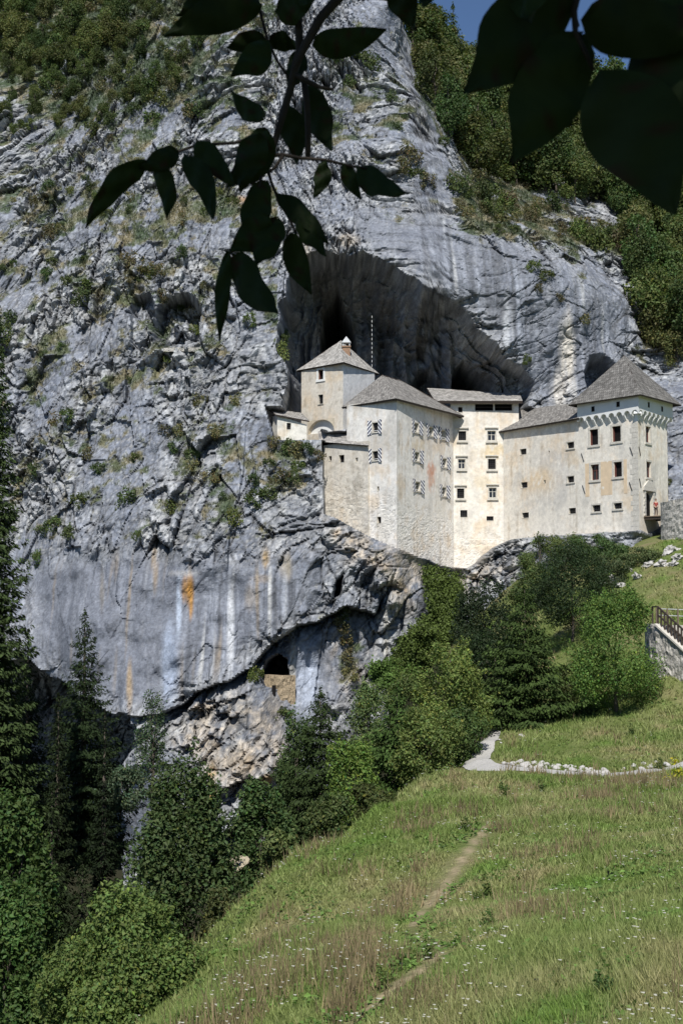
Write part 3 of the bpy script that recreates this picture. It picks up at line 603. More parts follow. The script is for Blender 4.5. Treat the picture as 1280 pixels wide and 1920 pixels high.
def window(P_, h, kind='barred', surround=.14, depth=.30, trim='stone_trim'):
    """a window part at hole h; frame, pane, bars, sill, shutters as sub-parts. The part object sits at world origin offset."""
    u0, u1, z0, z1 = h; wv, hv = u1-u0, z1-z0
    f = MB()
    if surround:
        s = surround; g = .035
        boxP(f, P_, u0-s, u0-.004, z0-.004, z1+.004, -.05, g); boxP(f, P_, u1+.004, u1+s, z0-.004, z1+.004, -.05, g); boxP(f, P_, u0-s, u1+s, z1+.004, z1+s+.004, -.05, g+.01); boxP(f, P_, u0-s*1.25, u1+s*1.25, z0-s-.004, z0-.004, -.05, g+.06)
    else:
        boxP(f, P_, u0, u1, z0-.05, z0-.004, -.3, .02)
    wn = f.build('window', M[trim], castle); wn.location = -CO
    p = MB(); boxP(p, P_, u0-.02, u1+.02, z0-.02, z1+.02, -depth-.06, -depth); sub(p, 'pane', M['glass' if kind in ('glazed', 'casement') else 'dark'], wn)
    if kind == 'barred':
        b = MB(); nv, nh = max(2, int(wv/.22)), max(2, int(hv/.25))
        for i in range(1, nv+1): u = u0+wv*i/(nv+1); boxP(b, P_, u-.018, u+.018, z0, z1, -.13, -.095)
        for i in range(1, nh+1): z = z0+hv*i/(nh+1); boxP(b, P_, u0, u1, z-.018, z+.018, -.16, -.13)
        sub(b, 'window_bars', M['iron'], wn)
    if kind in ('casement', 'glazed'):
        b = MB(); t = .07; mm = 'redwood' if kind == 'casement' else 'stone_trim'; o0, o1 = -depth+.002, -depth+.07
        boxP(b, P_, u0, u0+t, z0, z1, o0, o1); boxP(b, P_, u1-t, u1, z0, z1, o0, o1); boxP(b, P_, u0+t, u1-t, z0, z0+t, o0, o1); boxP(b, P_, u0+t, u1-t, z1-t, z1, o0, o1)
        um = (u0+u1)/2; boxP(b, P_, um-.04, um+.04, z0+t, z1-t, o0, o1); boxP(b, P_, u0+t, um-.04, z0+hv*.6, z0+hv*.6+.05, o0, o1); boxP(b, P_, um+.04, u1-t, z0+hv*.6, z0+hv*.6+.05, o0, o1)
        sub(b, 'casement_frame', M[mm], wn)
    if kind == 'open':
        b = MB(); boxP(b, P_, u0+.01, u0+.07, z0+.02, z1-.02, -.42, -.10); sub(b, 'casement_frame', M['redwood'], wn)
    if kind == 'cornice':
        pass
    return wn
def shutters(P_, h, wn, swing=.5, wd=.52):
    u0, u1, z0, z1 = h; wd = wd
    for sgn in (-1, 1):
        uh = u0-.10 if sgn < 0 else u1+.10; du_, do_ = sgn*wd*math.cos(swing), wd*math.sin(swing)
        A0, B0 = P_(uh, z0-.24, .07), P_(uh+du_, z0-.24, .07+do_); nn = (B0-A0).normalized().cross(Vector((0, 0, 1)))*.04
        H = Vector((0, 0, z1-z0+.50)); V = [A0, B0, B0+nn, A0+nn, A0+H, B0+H, B0+H+nn, A0+H+nn]
        uvp = [(0, 0), (1, 0), (1, 0), (0, 0), (0, 1), (1, 1), (1, 1), (0, 1)]
        if sgn < 0: uvp = [(1-a, b) for a, b in uvp]
        me = mesh('shutter', [tuple(v) for v in V], [(3, 2, 1, 0), (4, 5, 6, 7), (0, 1, 5, 4), (1, 2, 6, 5), (2, 3, 7, 6), (3, 0, 4, 7)], uv=uvp)
        obj('shutter', me, M['shutter_a' if sgn < 0 else 'shutter_b'], wn)
    b = MB(); boxP(b, P_, u0-.15, u1+.15, z0+.10, z0+.14, .10, .14); sub(b, 'shutter_rail', M['white'], wn)
def hole(A, B, px0, px1, py0, py1):
    xm, ym = (px0+px1)/2, (py0+py1)/2
    u0, _ = on_wall(A, B, px0, ym); u1, _ = on_wall(A, B, px1, ym); _, z1 = on_wall(A, B, xm, py0); _, z0 = on_wall(A, B, xm, py1)
    return (u0, u1, z0, z1)
def patch(P00, P10, P01, P11, n, m, sag=.0, seed=0, rough=.05):
    P00, P10, P01, P11 = [np.array(p, float) for p in (P00, P10, P01, P11)]
    s, t = np.meshgrid(np.linspace(0, 1, n+1), np.linspace(0, 1, m+1)); s_, t_ = s[..., None], t[..., None]
    Q = (P00*(1-s_)+P10*s_)*(1-t_)+(P01*(1-s_)+P11*s_)*t_
    Q[..., 2] -= sag*4*t*(1-t)
    Q[..., 2] += rough*fbm(Q[..., 0]/1.1, Q[..., 1]/1.1, Q[..., 2]/1.1, 600+seed, 3)*np.clip(t*6, 0.0, 1)
    lw = np.linalg.norm((P10-P00)*(1-t_)+(P11-P01)*t_, axis=-1)
    uv = np.stack([(s-.5)*lw, t*np.linalg.norm((P01+P11-P00-P10)/2)], -1)
    idx = np.arange(Q.shape[0]*Q.shape[1]).reshape(Q.shape[:2]); F = np.stack([idx[:-1, :-1], idx[:-1, 1:], idx[1:, 1:], idx[1:, :-1]], -1).reshape(-1, 4)
    return Q.reshape(-1, 3), F, uv.reshape(-1, 2)
def roof(name, patches, thick=.16, label=None, matn='shingle'):
    V, F, U = [], [], []; b = 0
    for k, p in enumerate(patches):
        v, f, u = patch(*p[:4], p[4] if len(p) > 4 else 24, p[5] if len(p) > 5 else 16, p[6] if len(p) > 6 else .12, k)
        V.append(v); F.append(f+b); U.append(u); b += len(v)
    V = np.concatenate(V); F = np.concatenate(F); U = np.concatenate(U)
    me = mesh(name, V, F, uv=U); o = part(name, me, M[matn], None, label)
    me.materials.append(M['dwood'])
    md = o.modifiers.new('thickness', 'SOLIDIFY'); md.thickness = thick; md.offset = 1 if False else -1; md.material_offset = 1; md.material_offset_rim = 1
    return o
def lineint(A, d, t): return np.array([A[0]+d[0]*t, A[1]+d[1]*t])

# --- corner tower (right)
tz_e = at(1195, 741, 140)[2]
TF = at(1196, 741, 140)[:2]; TL = at(1081, 760, 146.3)[:2]; TR = at(1260, 760, 146.4)[:2]; TB = TL+TR-TF
tc_ = (TF+TB)/2
def inset(p, k): v = p-tc_; return tc_+v*(1-k/np.linalg.norm(v))
wF, wL, wR, wB = [inset(p, .62) for p in (TF, TL, TR, TB)]
z_mach = at(1190, 776, 140.5)[2]; zfoot = at(1200, 1010, 140)[2]-3
fw = [hole(wL, wF, 1105, 1120.5, 805, 834.5), hole(wL, wF, 1147, 1163, 799, 828), hole(wL, wF, 1107, 1122, 871, 900), hole(wL, wF, 1150, 1165, 866, 894), hole(wL, wF, 1110, 1125, 947, 959), hole(wL, wF, 1150, 1165, 943, 954)]
pA, pB = on_wall(wL, wF, 1092, 870), on_wall(wL, wF, 1175, 925)
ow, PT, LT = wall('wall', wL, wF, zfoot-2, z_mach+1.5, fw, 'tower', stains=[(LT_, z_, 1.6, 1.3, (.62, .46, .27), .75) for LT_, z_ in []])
for h, k in zip(fw, ['open', 'open', 'casement', 'open', 'barred', 'barred']): window(PT, h, k, .22 if k != 'barred' else .17)
b = MB(); hole_pad = .24      # ochre plaster field between the middle windows (strips around the window surrounds)
u0, u1 = pA[0], pB[0]; zt_, zb_ = pA[1], pB[1]; w1, w2 = fw[2], fw[3]
boxP(b, PT, u0, w1[0]-hole_pad, zb_, zt_, -.05, .012); boxP(b, PT, w1[1]+hole_pad, w2[0]-hole_pad, zb_, zt_, -.05, .012); boxP(b, PT, w2[1]+hole_pad, u1, zb_, zt_, -.05, .012)
M['ochre'] = mat('ochre plaster', (.66, .52, .36), .95, noise_amt=.12, nscale=1.5, bump=.2)
part('plaster_patch', mesh('plaster_patch', np.array(b.V), b.F), M['ochre'], label='ochre plaster field around the tower windows')
# quoins of the tower corner and door surround
q = MB(); zz = zfoot+2.2; i = 0
while zz < z_mach-1.0:
    wv = .75 if i % 2 else 1.0; boxP(q, PT, LT-wv, LT+.02, zz+.01, zz+.50, -.05, .022); zz += .52; i += 1
part('corner_stones', mesh('corner_stones', np.array(q.V), q.F), M['stone_trim'])
rw = [hole(wF, wR, 1209.5, 1218, 800, 830), hole(wF, wR, 1211, 1219.5, 866, 895.5), hole(wF, wR, 1209, 1223, 921, 968)]
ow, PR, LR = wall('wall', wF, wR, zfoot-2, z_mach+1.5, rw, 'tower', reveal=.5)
window(PR, rw[0], 'casement', .2); window(PR, rw[1], 'casement', .2)
# arched doorway
h = rw[2]; dm = MB(); nA = 14; uc_ = (h[0]+h[1])/2; rr = (h[1]-h[0])/2*.8
d2 = MB()
for k in range(7):
    zz0 = h[2]+k*(h[3]-h[2])/7
    s_ = .42 if k % 2 else .30
    boxP(dm, PR, h[0]-s_, h[0]-.004, zz0+.015, zz0+(h[3]-h[2])/7-.015, -.1, .10); boxP(dm, PR, h[1]+.004, h[1]+s_, zz0+.015, zz0+(h[3]-h[2])/7-.015, -.1, .10)
boxP(dm, PR, h[0]-.55, h[1]+.55, h[3]+.005, h[3]+.35, -.1, .16)
dm.hexa([PR(h[0]-.55, h[3]+.36, .16), PR(h[1]+.55, h[3]+.36, .16), PR(h[1]+.55, h[3]+.36, -.1), PR(h[0]-.55, h[3]+.36, -.1), PR(uc_-.3, h[3]+1.1, .14), PR(uc_+.3, h[3]+1.1, .14), PR(uc_+.3, h[3]+1.1, -.1), PR(uc_-.3, h[3]+1.1, -.1)])
door = dm.build('doorway', M['stone_trim'], castle); door.location = -CO
db = MB(); boxP(db, PR, h[0], h[1], h[2], h[3], -.56, -.50); sub(db, 'door_leaf', M['white_plaster'], door)
# arch: spandrels over a dark opening
sp_ = []; Vs = []; Fs = []
for k in range(nA+1):
    t = math.pi*k/nA; u = uc_-rr*math.cos(t); z = h[3]-rr-.15+rr*math.sin(t); Vs += [tuple(PR(u, z, -.30)), tuple(PR(u, h[2], -.30))]
for k in range(nA): Fs.append((2*k, 2*k+2, 2*k+3, 2*k+1))
ar = obj('door_arch', mesh('door_arch', Vs, Fs), M['dark'], door)
md = ar.modifiers.new('t', 'SOLIDIFY'); md.thickness = .05
# hidden back walls so the tower is solid
wall('wall', wR, wB, zfoot, z_mach+1.5, (), 'tower', step=.8); wall('wall', wB, wL, zfoot, z_mach+1.5, (), 'tower', step=.8)
# white crenel band with its row of little arches
def band(A, B, narch, holes, nm='parapet'):
    A = np.array(A); B = np.array(B); L = np.hypot(*(B-A)); d = (B-A)/L; nrm = np.array([d[1], -d[0]]); zt = tz_e+.15; zb = z_mach; aw = L/narch; V = []; F = []
    K = 12; us = []; zs = []
    for a in range(narch):
        for k in range(K+1):
            s = k/K; u = a*aw+aw*s; c = (s-.5)/.38
            z = zb+(0 if abs(c) >= 1 else .38*math.sqrt(1-c*c)*aw*1.05)
            us.append(u); zs.append(z)
            if abs(abs(s-.5)-.38) < 1e-9: pass
    th = .62
    def PP(u, z, o): return (A[0]+d[0]*u-nrm[0]*o, A[1]+d[1]*u-nrm[1]*o, z)
    for u, z in zip(us, zs): V += [PP(u, zt, 0), PP(u, z, 0), PP(u, z, th)]
    for i in range(len(us)-1): F += [(3*i, 3*i+1, 3*i+4, 3*i+3), (3*i+1, 3*i+2, 3*i+5, 3*i+4)]
    o = part(nm, mesh(nm, V, F), M['white_plaster'], label='white plastered parapet band under the tower roof')
    def P2(u, z, out): return Vector(PP(u, z, -out))
    for a in range(1, narch):
        u = a*aw; hw = aw*.13; cb = MB()
        cb.hexa([P2(u-hw, zb-.62, -.5), P2(u+hw, zb-.62, -.5), P2(u+hw, zb-.62, -.7), P2(u-hw, zb-.62, -.7), P2(u-hw, zb-.004, -.03), P2(u+hw, zb-.004, -.03), P2(u+hw, zb-.004, -.7), P2(u-hw, zb-.004, -.7)])
        o2 = cb.build('corbel', M['white_plaster'], castle); o2.location = -CO
    for (u, z) in holes:
        hb = MB(); boxP(hb, P2, u-.22, u+.22, z-.27, z+.27, -.05, .004); f = hb.build('window', M['dark'], castle); f.location = -CO
        hb = MB(); s = .03; boxP(hb, P2, u-.26, u-.222, z-.30, z+.30, -.05, .03); boxP(hb, P2, u+.222, u+.26, z-.30, z+.30, -.05, .03); boxP(hb, P2, u-.222, u+.222, z+.272, z+.30, -.05, .03); boxP(hb, P2, u-.222, u+.222, z-.30, z-.272, -.05, .03); hb.build('frame', M['white_plaster'], f)
    return o
band(TL, TF, 8, [on_wall(TL, TF, 1111, 767), on_wall(TL, TF, 1158, 758)]); band(TF, TR, 8, [on_wall(TF, TR, 1215, 759), on_wall(TF, TR, 1240, 767)])
dTL = (TL-TF)/np.linalg.norm(TL-TF); dTR = (TR-TF)/np.linalg.norm(TR-TF); b = MB(); cz = z_mach
q0, q1, q2, q3 = TF, TF+dTR*.75, wF+(tc_-wF)*.05, TF+dTL*.75; qb = [wF, wF+dTR*.3, wF+(tc_-wF)*.05, wF+dTL*.3]
b.hexa([(p[0], p[1], cz-.75) for p in qb]+[(p[0], p[1], cz+.02) for p in (q0-(q0-tc_)*.09, q1-(q1-tc_)*.09, q2, q3-(q3-tc_)*.09)]); o = b.build('corbel', M['white_plaster'], castle); o.location = -CO
def outset(p, c, k): v = p-c; return c+v*(1+k/np.linalg.norm(v))
eF, eL, eR, eB = [np.append(outset(p, tc_, .95), tz_e-.05) for p in (TF, TL, TR, TB)]
apex = np.append(tc_, at(1170, 666, np.mean([TF[1], TB[1]]))[2])
apx = at(1170, 666, float(tc_[1])); apex = apx
roof('roof', [(eL, eF, apex, apex, 40, 26, -.0), (eF, eR, apex, apex, 40, 26, -.0), (eR, eB, apex, apex, 10, 8, 0), (eB, eL, apex, apex, 10, 8, 0)], label='steep grey shingled pyramid roof of the corner tower', matn='shingle_dark')

# --- main block
mz = at(743, 752, 144.5)[2]
MF = at(743, 760, 144.5)[:2]; ML = at(650, 770, 149.2)[:2]; MR = at(849, 790, 156.98)[:2]
MB_ = ML+MR-MF
hl = [hole(ML, MF, 698, 708.5, 792.5, 810), hole(ML, MF, 698, 708.5, 846, 863), hole(ML, MF, 706.7, 710.5, 912, 920), hole(ML, MF, 706.5, 714, 969, 981)]
def mas(zc, w_, u0=-9, u1=99): return lambda U, Zz: sst(zc+w_, zc-w_, Zz+.9*fbm(U/1.5, U*0, Zz/1.5, 551, 3))*.9
zb_main = at(743, 1045, 144)[2]-4
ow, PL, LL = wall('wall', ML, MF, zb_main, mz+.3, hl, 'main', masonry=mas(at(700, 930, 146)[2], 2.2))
for h in hl[:2]: shutters(PL, h, window(PL, h, 'barred', .12), .12, .5)
window(PL, hl[2], 'slit', 0); window(PL, hl[3], 'slit', 0)
hr = [hole(MF, MR, *c) for c in [(776.5, 784, 793.5, 810.5), (804, 811, 801, 817), (827, 833.5, 807, 823), (777.5, 785.5, 848, 864.5), (829.5, 836.5, 860, 876), (778.5, 787, 904, 920.5), (828.5, 835.5, 914, 930)]]
fr = on_wall(MF, MR, 808, 896); fr2 = on_wall(MF, MR, 808, 880)
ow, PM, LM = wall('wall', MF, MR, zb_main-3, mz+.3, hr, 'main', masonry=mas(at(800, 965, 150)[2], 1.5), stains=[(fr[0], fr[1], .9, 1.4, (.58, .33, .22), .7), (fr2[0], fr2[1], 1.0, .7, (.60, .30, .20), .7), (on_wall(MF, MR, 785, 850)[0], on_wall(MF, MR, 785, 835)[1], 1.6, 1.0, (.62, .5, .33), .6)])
for h in hr: shutters(PM, h, window(PM, h, 'glazed', .12), .12, .66)
wall('wall', MR, MB_, zb_main, mz, (), 'main', step=.8); wall('wall', MB_, ML, zb_main, mz, (), 'main', step=.8)
mc = (MF+MB_)/2
e1_ = at(742, 748, 143.6); e0_ = at(640, 763, 149.9); e2_ = at(870, 779, 156.6); ze = float(np.mean([e1_[2], e0_[2], e2_[2]]))
E1, E0, E2 = [np.array([p[0], p[1], ze]) for p in (e1_, e0_, e2_)]; E3 = E0+E2-E1
AP = at(716, 703, 152.5); AP2 = AP+(E2-E1)*.28
roof('roof', [(E0, E1, AP, AP, 30, 22, .0), (E1, E2, AP, AP2, 44, 22, .1), (E2, E3, AP2, AP2, 12, 10, 0), (E3, E0, AP2, AP, 12, 10, 0)], thick=.22, label='low grey shingled hip roof of the main block', matn='shingle_mid')

# --- upper tower
uz = at(644, 682, 152)[2]
UF = at(643, 690, 152.4)[:2]; UL = at(565, 700, 156.6)[:2]; UR = at(702, 705, 158.3)[:2]; UB = UL+UR-UF
hu = [hole(UL, UF, 596.5, 606, 693, 711.5), hole(UL, UF, 597, 605.7, 740, 757.5)]
zub = at(600, 830, 154)[2]
harch = hole(UL, UF, 577, 627, 787, 812)
ow, PU, LU = wall('wall', UL, UF, zub, uz+.2, hu+[harch], 'old', reveal=.45)
wn_ = window(PU, hu[0], 'open', .24, trim='white_plaster'); window(PU, hu[1], 'barred', .05)
# white lunette in the arch: corner pieces turn the square opening into a round head
ab = MB(); boxP(ab, PU, harch[0]-.02, harch[1]+.02, harch[2]-.02, harch[3]+.02, -.52, -.45)
arn = ab.build('arched_niche', M['white_plaster'], castle); arn.location = -CO
Vs = []; Fs = []; ua, ub = harch[0], harch[1]; zc0, zc1 = harch[2], harch[3]
for k in range(25):
    s = k/24; u = ua+(ub-ua)*s; z = zc0+(zc1-zc0)*math.sqrt(max(0, 1-(2*s-1)**2)); Vs += [tuple(PU(u, zc1+.02, .004)), tuple(PU(u, z, .004)), tuple(PU(u, z, -.45))]
for k in range(24): Fs += [(3*k, 3*k+1, 3*k+4, 3*k+3), (3*k+1, 3*k+2, 3*k+5, 3*k+4)]
nme = mesh('niche_arch', Vs, Fs); M['oldplain'] = mat('worn cream plaster', (.54, .47, .36), .95, noise_amt=.25, nscale=2); obj('niche_arch', nme, M['oldplain'], arn)
wall('wall', UF, UR, zub, uz+.2, (), 'white', label='whitewashed side wall of the upper tower'); wall('wall', UR, UB, zub, uz, (), 'old', step=.8); wall('wall', UB, UL, zub, uz, (), 'old', step=.8)
f1_, f0_, f2_ = at(644, 680.5, 151.6), at(555, 693.5, 157), at(711, 700.5, 159.2); ze = float(np.mean([f1_[2], f0_[2], f2_[2]]))
H1, H0, H2 = [np.array([p[0], p[1], ze]) for p in (f1_, f0_, f2_)]; H3 = H0+H2-H1; uc2 = (H0+H2)/2
AU = at(639, 638, float(uc2[1]))
roof('roof', [(H0, H1, AU, AU, 30, 20, .05), (H1, H2, AU, AU, 30, 20, .05), (H2, H3, AU, AU, 8, 8, 0), (H3, H0, AU, AU, 8, 8, 0)], label='grey shingled pyramid roof of the upper tower with the chimney', matn='shingle_pale')
cb_ = at(649, 678, 156.0); ct_ = at(649, 652, 156.0); b = MB(); s_ = .42
b.hexa([(cb_[0]+a*s_, cb_[1]+c*s_, cb_[2]-.8) for a, c in [(-1, -1), (1, -1), (1, 1), (-1, 1)]]+[(cb_[0]+a*s_, cb_[1]+c*s_, ct_[2]) for a, c in [(-1, -1), (1, -1), (1, 1), (-1, 1)]])
b.hexa([(cb_[0]+a*s_*1.2, cb_[1]+c*s_*1.2, ct_[2]+.002) for a, c in [(-1, -1), (1, -1), (1, 1), (-1, 1)]]+[(cb_[0]+a*s_*1.2, cb_[1]+c*s_*1.2, ct_[2]+.14) for a, c in [(-1, -1), (1, -1), (1, 1), (-1, 1)]])
chim = part('chimney', mesh('chimney', np.array(b.V), b.F), M['brick'], label='brown brick chimney with a pointed white metal cap')
b = MB(); zt0 = ct_[2]+.14
for a, c in [(-1, -1), (1, -1), (1, 1), (-1, 1)]: b.bar((cb_[0]+a*s_*.85, cb_[1]+c*s_*.85, zt0), (cb_[0]+a*s_*.85, cb_[1]+c*s_*.85, zt0+.36), .12)
tp = at(648, 631, 156)[2]
b.hexa([(cb_[0]+a*s_*1.25, cb_[1]+c*s_*1.25, zt0+.36) for a, c in [(-1, -1), (1, -1), (1, 1), (-1, 1)]]+[(cb_[0]+a*.03, cb_[1]+c*.03, tp) for a, c in [(-1, -1), (1, -1), (1, 1), (-1, 1)]])
b.build('chimney_cap', M['metal'], chim)

# --- covered battlement, curtain wall and little shed (left)
BL = at(606, 860, 151.0)[:2]; BR = at(690, 850, 146.85)[:2]
nB = (BR-BL)/np.hypot(*(BR-BL)); 
hb_ = [hole(BL, BR, 616, 621.5, 855, 864), hole(BL, BR, 635, 645, 853, 867), hole(BL, BR, 666, 671, 858, 867)]
zbt = at(650, 838, 149)[2]
ow, PB, LB = wall('wall', BL, BR, zb_main+2, zbt+.4, hb_, 'old', masonry=mas(at(650, 900, 149)[2], 2.2))
for h in hb_: window(PB, h, 'slit', 0)
back = np.array([-(BR-BL)[1], (BR-BL)[0]])/LB
wall('wall', BR, BR+back*1.2, zb_main+2, zbt+.4, (), 'old')
ew = at(598, 828, 150.9); ee = at(691, 835, 146.3); zz_ = (at(640, 832, 149)[2]); tw = at(596, 808, 153.0); te = at(680, 819, 149.6)
ewz, eez, twz, tez = [np.array([p[0], p[1], p[2]]) for p in (ew, ee, tw, te)]
roof('roof', [(ewz, eez, twz, tez, 30, 8, 0)], thick=.12, label='shingled lean-to roof over the battlement walk')
SA, SB, SC = at(508, 790, 153)[:2], at(520, 790, 150.5)[:2], at(575, 800, 151.5)[:2]
zsb = at(530, 835, 151)[2]-2; zst = at(520, 778, 150.5)[2]
hs = [hole(SB, SC, 537.5, 545.5, 793, 805)]
ow, PS, LS = wall('wall', SB, SC, zsb, lambda u: zst-.9*u/3.1, hs, 'shed'); window(PS, hs[0], 'barred', 0)
wall('wall', SA, SB, zsb, zst+.05, (), 'shed')
roof('roof', [(at(517, 777, 150.1), at(580, 789, 151.2), at(503, 766, 154.0), at(566, 774, 155.5), 16, 8, 0)], thick=.14, label='small grey lean-to roof of the leftmost annex')

# --- middle wing
QA, QB = at(844, 800, 157.0)[:2], at(972, 800, 157.0)[:2]
zq = at(900, 752, 157)[2]
hm = [hole(QA, QB, x-w_/2, x+w_/2, y-h_/2, y+h_/2) for x, y, w_, h_ in [(866, 817, 14, 17), (921, 817, 15, 18), (865, 870, 13, 18), (921.5, 870, 14, 19), (863, 925, 13, 18), (923, 924, 14, 19), (869, 963, 13, 13), (918, 972, 13, 8), (862.5, 768, 8, 10)]]
hlong = [hole(QA, QB, 890, 924, 757, 770), hole(QA, QB, 927, 959.5, 757, 770)]
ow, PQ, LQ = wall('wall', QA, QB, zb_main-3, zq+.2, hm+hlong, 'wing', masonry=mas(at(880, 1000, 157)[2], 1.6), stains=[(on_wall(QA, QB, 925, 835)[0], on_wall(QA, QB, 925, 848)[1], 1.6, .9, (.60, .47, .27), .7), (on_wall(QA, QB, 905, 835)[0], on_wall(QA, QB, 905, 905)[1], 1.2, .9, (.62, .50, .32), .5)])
for i, h in enumerate(hm):
    wn = window(PQ, h, ['barred', 'glazed', 'glazed', 'barred', 'barred', 'glazed', 'barred', 'barred', 'slit'][i], .1 if i < 6 else 0)
    if i < 6:
        b = MB(); boxP(b, PQ, h[0]-.3, h[1]+.3, h[3]+.30, h[3]+.42, -.05, .20); boxP(b, PQ, h[0]-.22, h[1]+.22, h[2]-.26, h[2]-.12, -.05, .18); b.build('window_cornice', M['stone_trim'], wn)
for h in hlong:
    wn = window(PQ, h, 'slit', 0, .6); b = MB(); boxP(b, PQ, h[0], h[1], h[2]+.38, h[2]+.44, -.2, -.14); b.build('rail', M['dwood'], wn)
wall('wall', QB, QB+np.array([.3, 6]), zb_main, zq, (), 'wing', step=.4)
roof('roof', [(at(815, 751.5, 156.3), at(979, 751.5, 156.1), at(800, 727, 162), at(974, 739, 162), 50, 10, 0)], thick=.30, label='flat pale lean-to roof of the middle wing under the cave', matn='shingle')

# --- right wing
RA = at(943, 808, 156.9)[:2]; RB = at(1095, 783, 146.1)[:2]
zr = at(1082, 786, 146.5)[2]
hw = [hole(RA, RB, *c) for c in [(974, 986, 841.5, 852), (1062.5, 1075.5, 829, 840.5), (976, 988, 904, 914.5), (1063, 1075.5, 893, 904.5), (978, 990.5, 961, 971), (1065.5, 1078.5, 952.5, 963), (1027, 1029.5, 845, 848.5), (1018.5, 1022, 900, 906)]]
sr = [on_wall(RA, RB, x, y)+(r1, r2, c, s_) for x, y, r1, r2, c, s_ in [(1015, 905, 3.2, 1.5, (.64, .50, .33), .8), (1035, 860, 2.4, 1.0, (.55, .52, .48), .6), (1050, 900, 1.6, 2.0, (.60, .58, .55), .6), (1010, 940, 3, 1.4, (.56, .54, .50), .6)]]
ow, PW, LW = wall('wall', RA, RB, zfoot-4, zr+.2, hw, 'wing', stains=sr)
for i, h in enumerate(hw): window(PW, h, 'barred' if i < 6 else 'slit', .13 if i in (1, 3) else 0)
wb = np.array([-(RB-RA)[1], (RB-RA)[0]])/LW
r0, r1 = at(934, 808, 156.9), at(1084, 784.5, 145.9); ze = (r0[2]+r1[2])/2
roof('roof', [(np.array([r0[0], r0[1], ze]), np.array([r1[0], r1[1], ze]), at(971, 769, 161.0), at(1084, 755, 150.5), 40, 12, .1)], thick=.2, label='grey shingled roof of the right wing between wing and tower', matn='shingle_mid')
# iron wall anchors on the tower
for (x, y, P__, A_, B_) in [(1092, 858, PT, wL, wF), (1183, 846, PT, wL, wF), (1094, 918, PT, wL, wF), (1182, 912, PT, wL, wF), (1197.5, 846, PR, wF, wR), (1198.5, 906, PR, wF, wR)]:
    u, z = on_wall(A_, B_, x, y); b = MB(); b.bar(P__(u-.18, z+.45, .05), P__(u+.18, z-.45, .05), .06, .05); o = b.build('wall_anchor', M['iron'], castle); o.location = -CO

# --- hanging cable in front of the cave, footbridge, retaining wall, person
b = MB(); top = at(697, 592, 163.0); bot = at(697, 700, 163.0)
nseg = 26
pts = [np.array(top)+(np.array(bot)-np.array(top))*i/nseg for i in range(nseg+1)]
rp = empty('hanging_cable', tuple(top), 'black and white banded cable hanging straight down in the cave mouth', 'cable')
ba, bb = MB(), MB()
for i in range(nseg): (ba if i % 2 else bb).tube([pts[i], pts[i+1]], .028, 6)
o = ba.build('dark_bands', M['iron'], rp); o.location = -Vector(top); o = bb.build('pale_bands', M['white'], rp); o.location = -Vector(top)

dz = rw[2][2]; du0, du1 = rw[2][0], rw[2][1]
fb = empty('footbridge', tuple(PR((du0+du1)/2, dz, 1.0)), 'short wooden footbridge with thin rails in front of the castle door', 'footbridge')
FO = Vector(fb.location)
b = MB()
for k in range(12): boxP(b, PR, du0-.5, du1+.9, dz-.16, dz-.06, .04+k*.17, .18+k*.17)
o = b.build('deck', M['wood'], fb); o.location = -FO
b = MB(); 
for ub in (du0-.4, du1+.5): b = MB(); boxP(b, PR, ub, ub+.2, dz-.42, dz-.17, .05, 2.0); o = b.build('beam', M['dwood'], fb); o.location = -FO
def bar1(nm, a, b_, w_, h_, mt, par):
    q_ = MB(); q_.bar(a, b_, w_, h_); o_ = q_.build(nm, M[mt], par); o_.location = -Vector(par.location); return o_
for z in (.45, .8, 1.1): bar1('rail', PR(du0-.45, dz+z, 2.0), PR(du1+.85, dz+z, 2.0), .05, .05, 'metal', fb)
for u in (du0-.45, du0+.6, du1+.85): bar1('post', PR(u, dz-.1, 2.0), PR(u, dz+1.13, 2.0), .06, .06, 'metal', fb)
# retaining wall right of the bridge
def slabwall(name, pts, thick, m, label, cat, n=40, rough=.12, cap=None):
    """pts: list of (x,y,zbottom,ztop); a rough stone wall with irregular faces"""
    pts = np.array(pts, float); s = np.concatenate([[0], np.cumsum(np.hypot(*np.diff(pts[:, :2], axis=0).T))]); us = np.linspace(0, s[-1], n)
    c = np.stack([np.interp(us, s, pts[:, i]) for i in range(4)], -1); t = np.gradient(c[:, :2], axis=0); t /= np.linalg.norm(t, axis=1)[:, None]; nr = np.stack([-t[:, 1], t[:, 0]], -1)
    rows = 18; V = []
    for j in range(rows+1):
        z = c[:, 2]+(c[:, 3]-c[:, 2])*j/rows; V.append(np.stack([c[:, 0]-nr[:, 0]*thick/2, c[:, 1]-nr[:, 1]*thick/2, z], -1))
    for j in range(rows+1):
        z = c[:, 3]-(c[:, 3]-c[:, 2])*j/rows; V.append(np.stack([c[:, 0]+nr[:, 0]*thick/2, c[:, 1]+nr[:, 1]*thick/2, z], -1))
    V = np.array(V); f_, e_ = facet(V[..., 0]/.6, V[..., 1]/.6, V[..., 2]/.4, 701, .6); k = rough*(f_-np.exp(-(e_/.1)**2)*.6)
    V[..., 0] -= k*.5*nr[None, :, 0]; V[..., 1] -= k; idx = np.arange(V.shape[0]*n).reshape(-1, n)
    F = np.stack([idx[:-1, :-1], idx[:-1, 1:], idx[1:, 1:], idx[1:, :-1]], -1).reshape(-1, 4)
    F = [tuple(f) for f in F.tolist()]+[tuple(idx[:, 0].tolist()), tuple(idx[::-1, -1].tolist())]
    o = obj(name, mesh(name, V, F), m); return tag(o, label, cat) if label else o
e0 = at(1231, 960, 135.5); e1 = at(1290, 960, 133.5); e2 = at(1400, 960, 132); 
zt_w = at(1245, 940, 135)[2]; zb_w = at(1240, 1015, 134)[2]-1
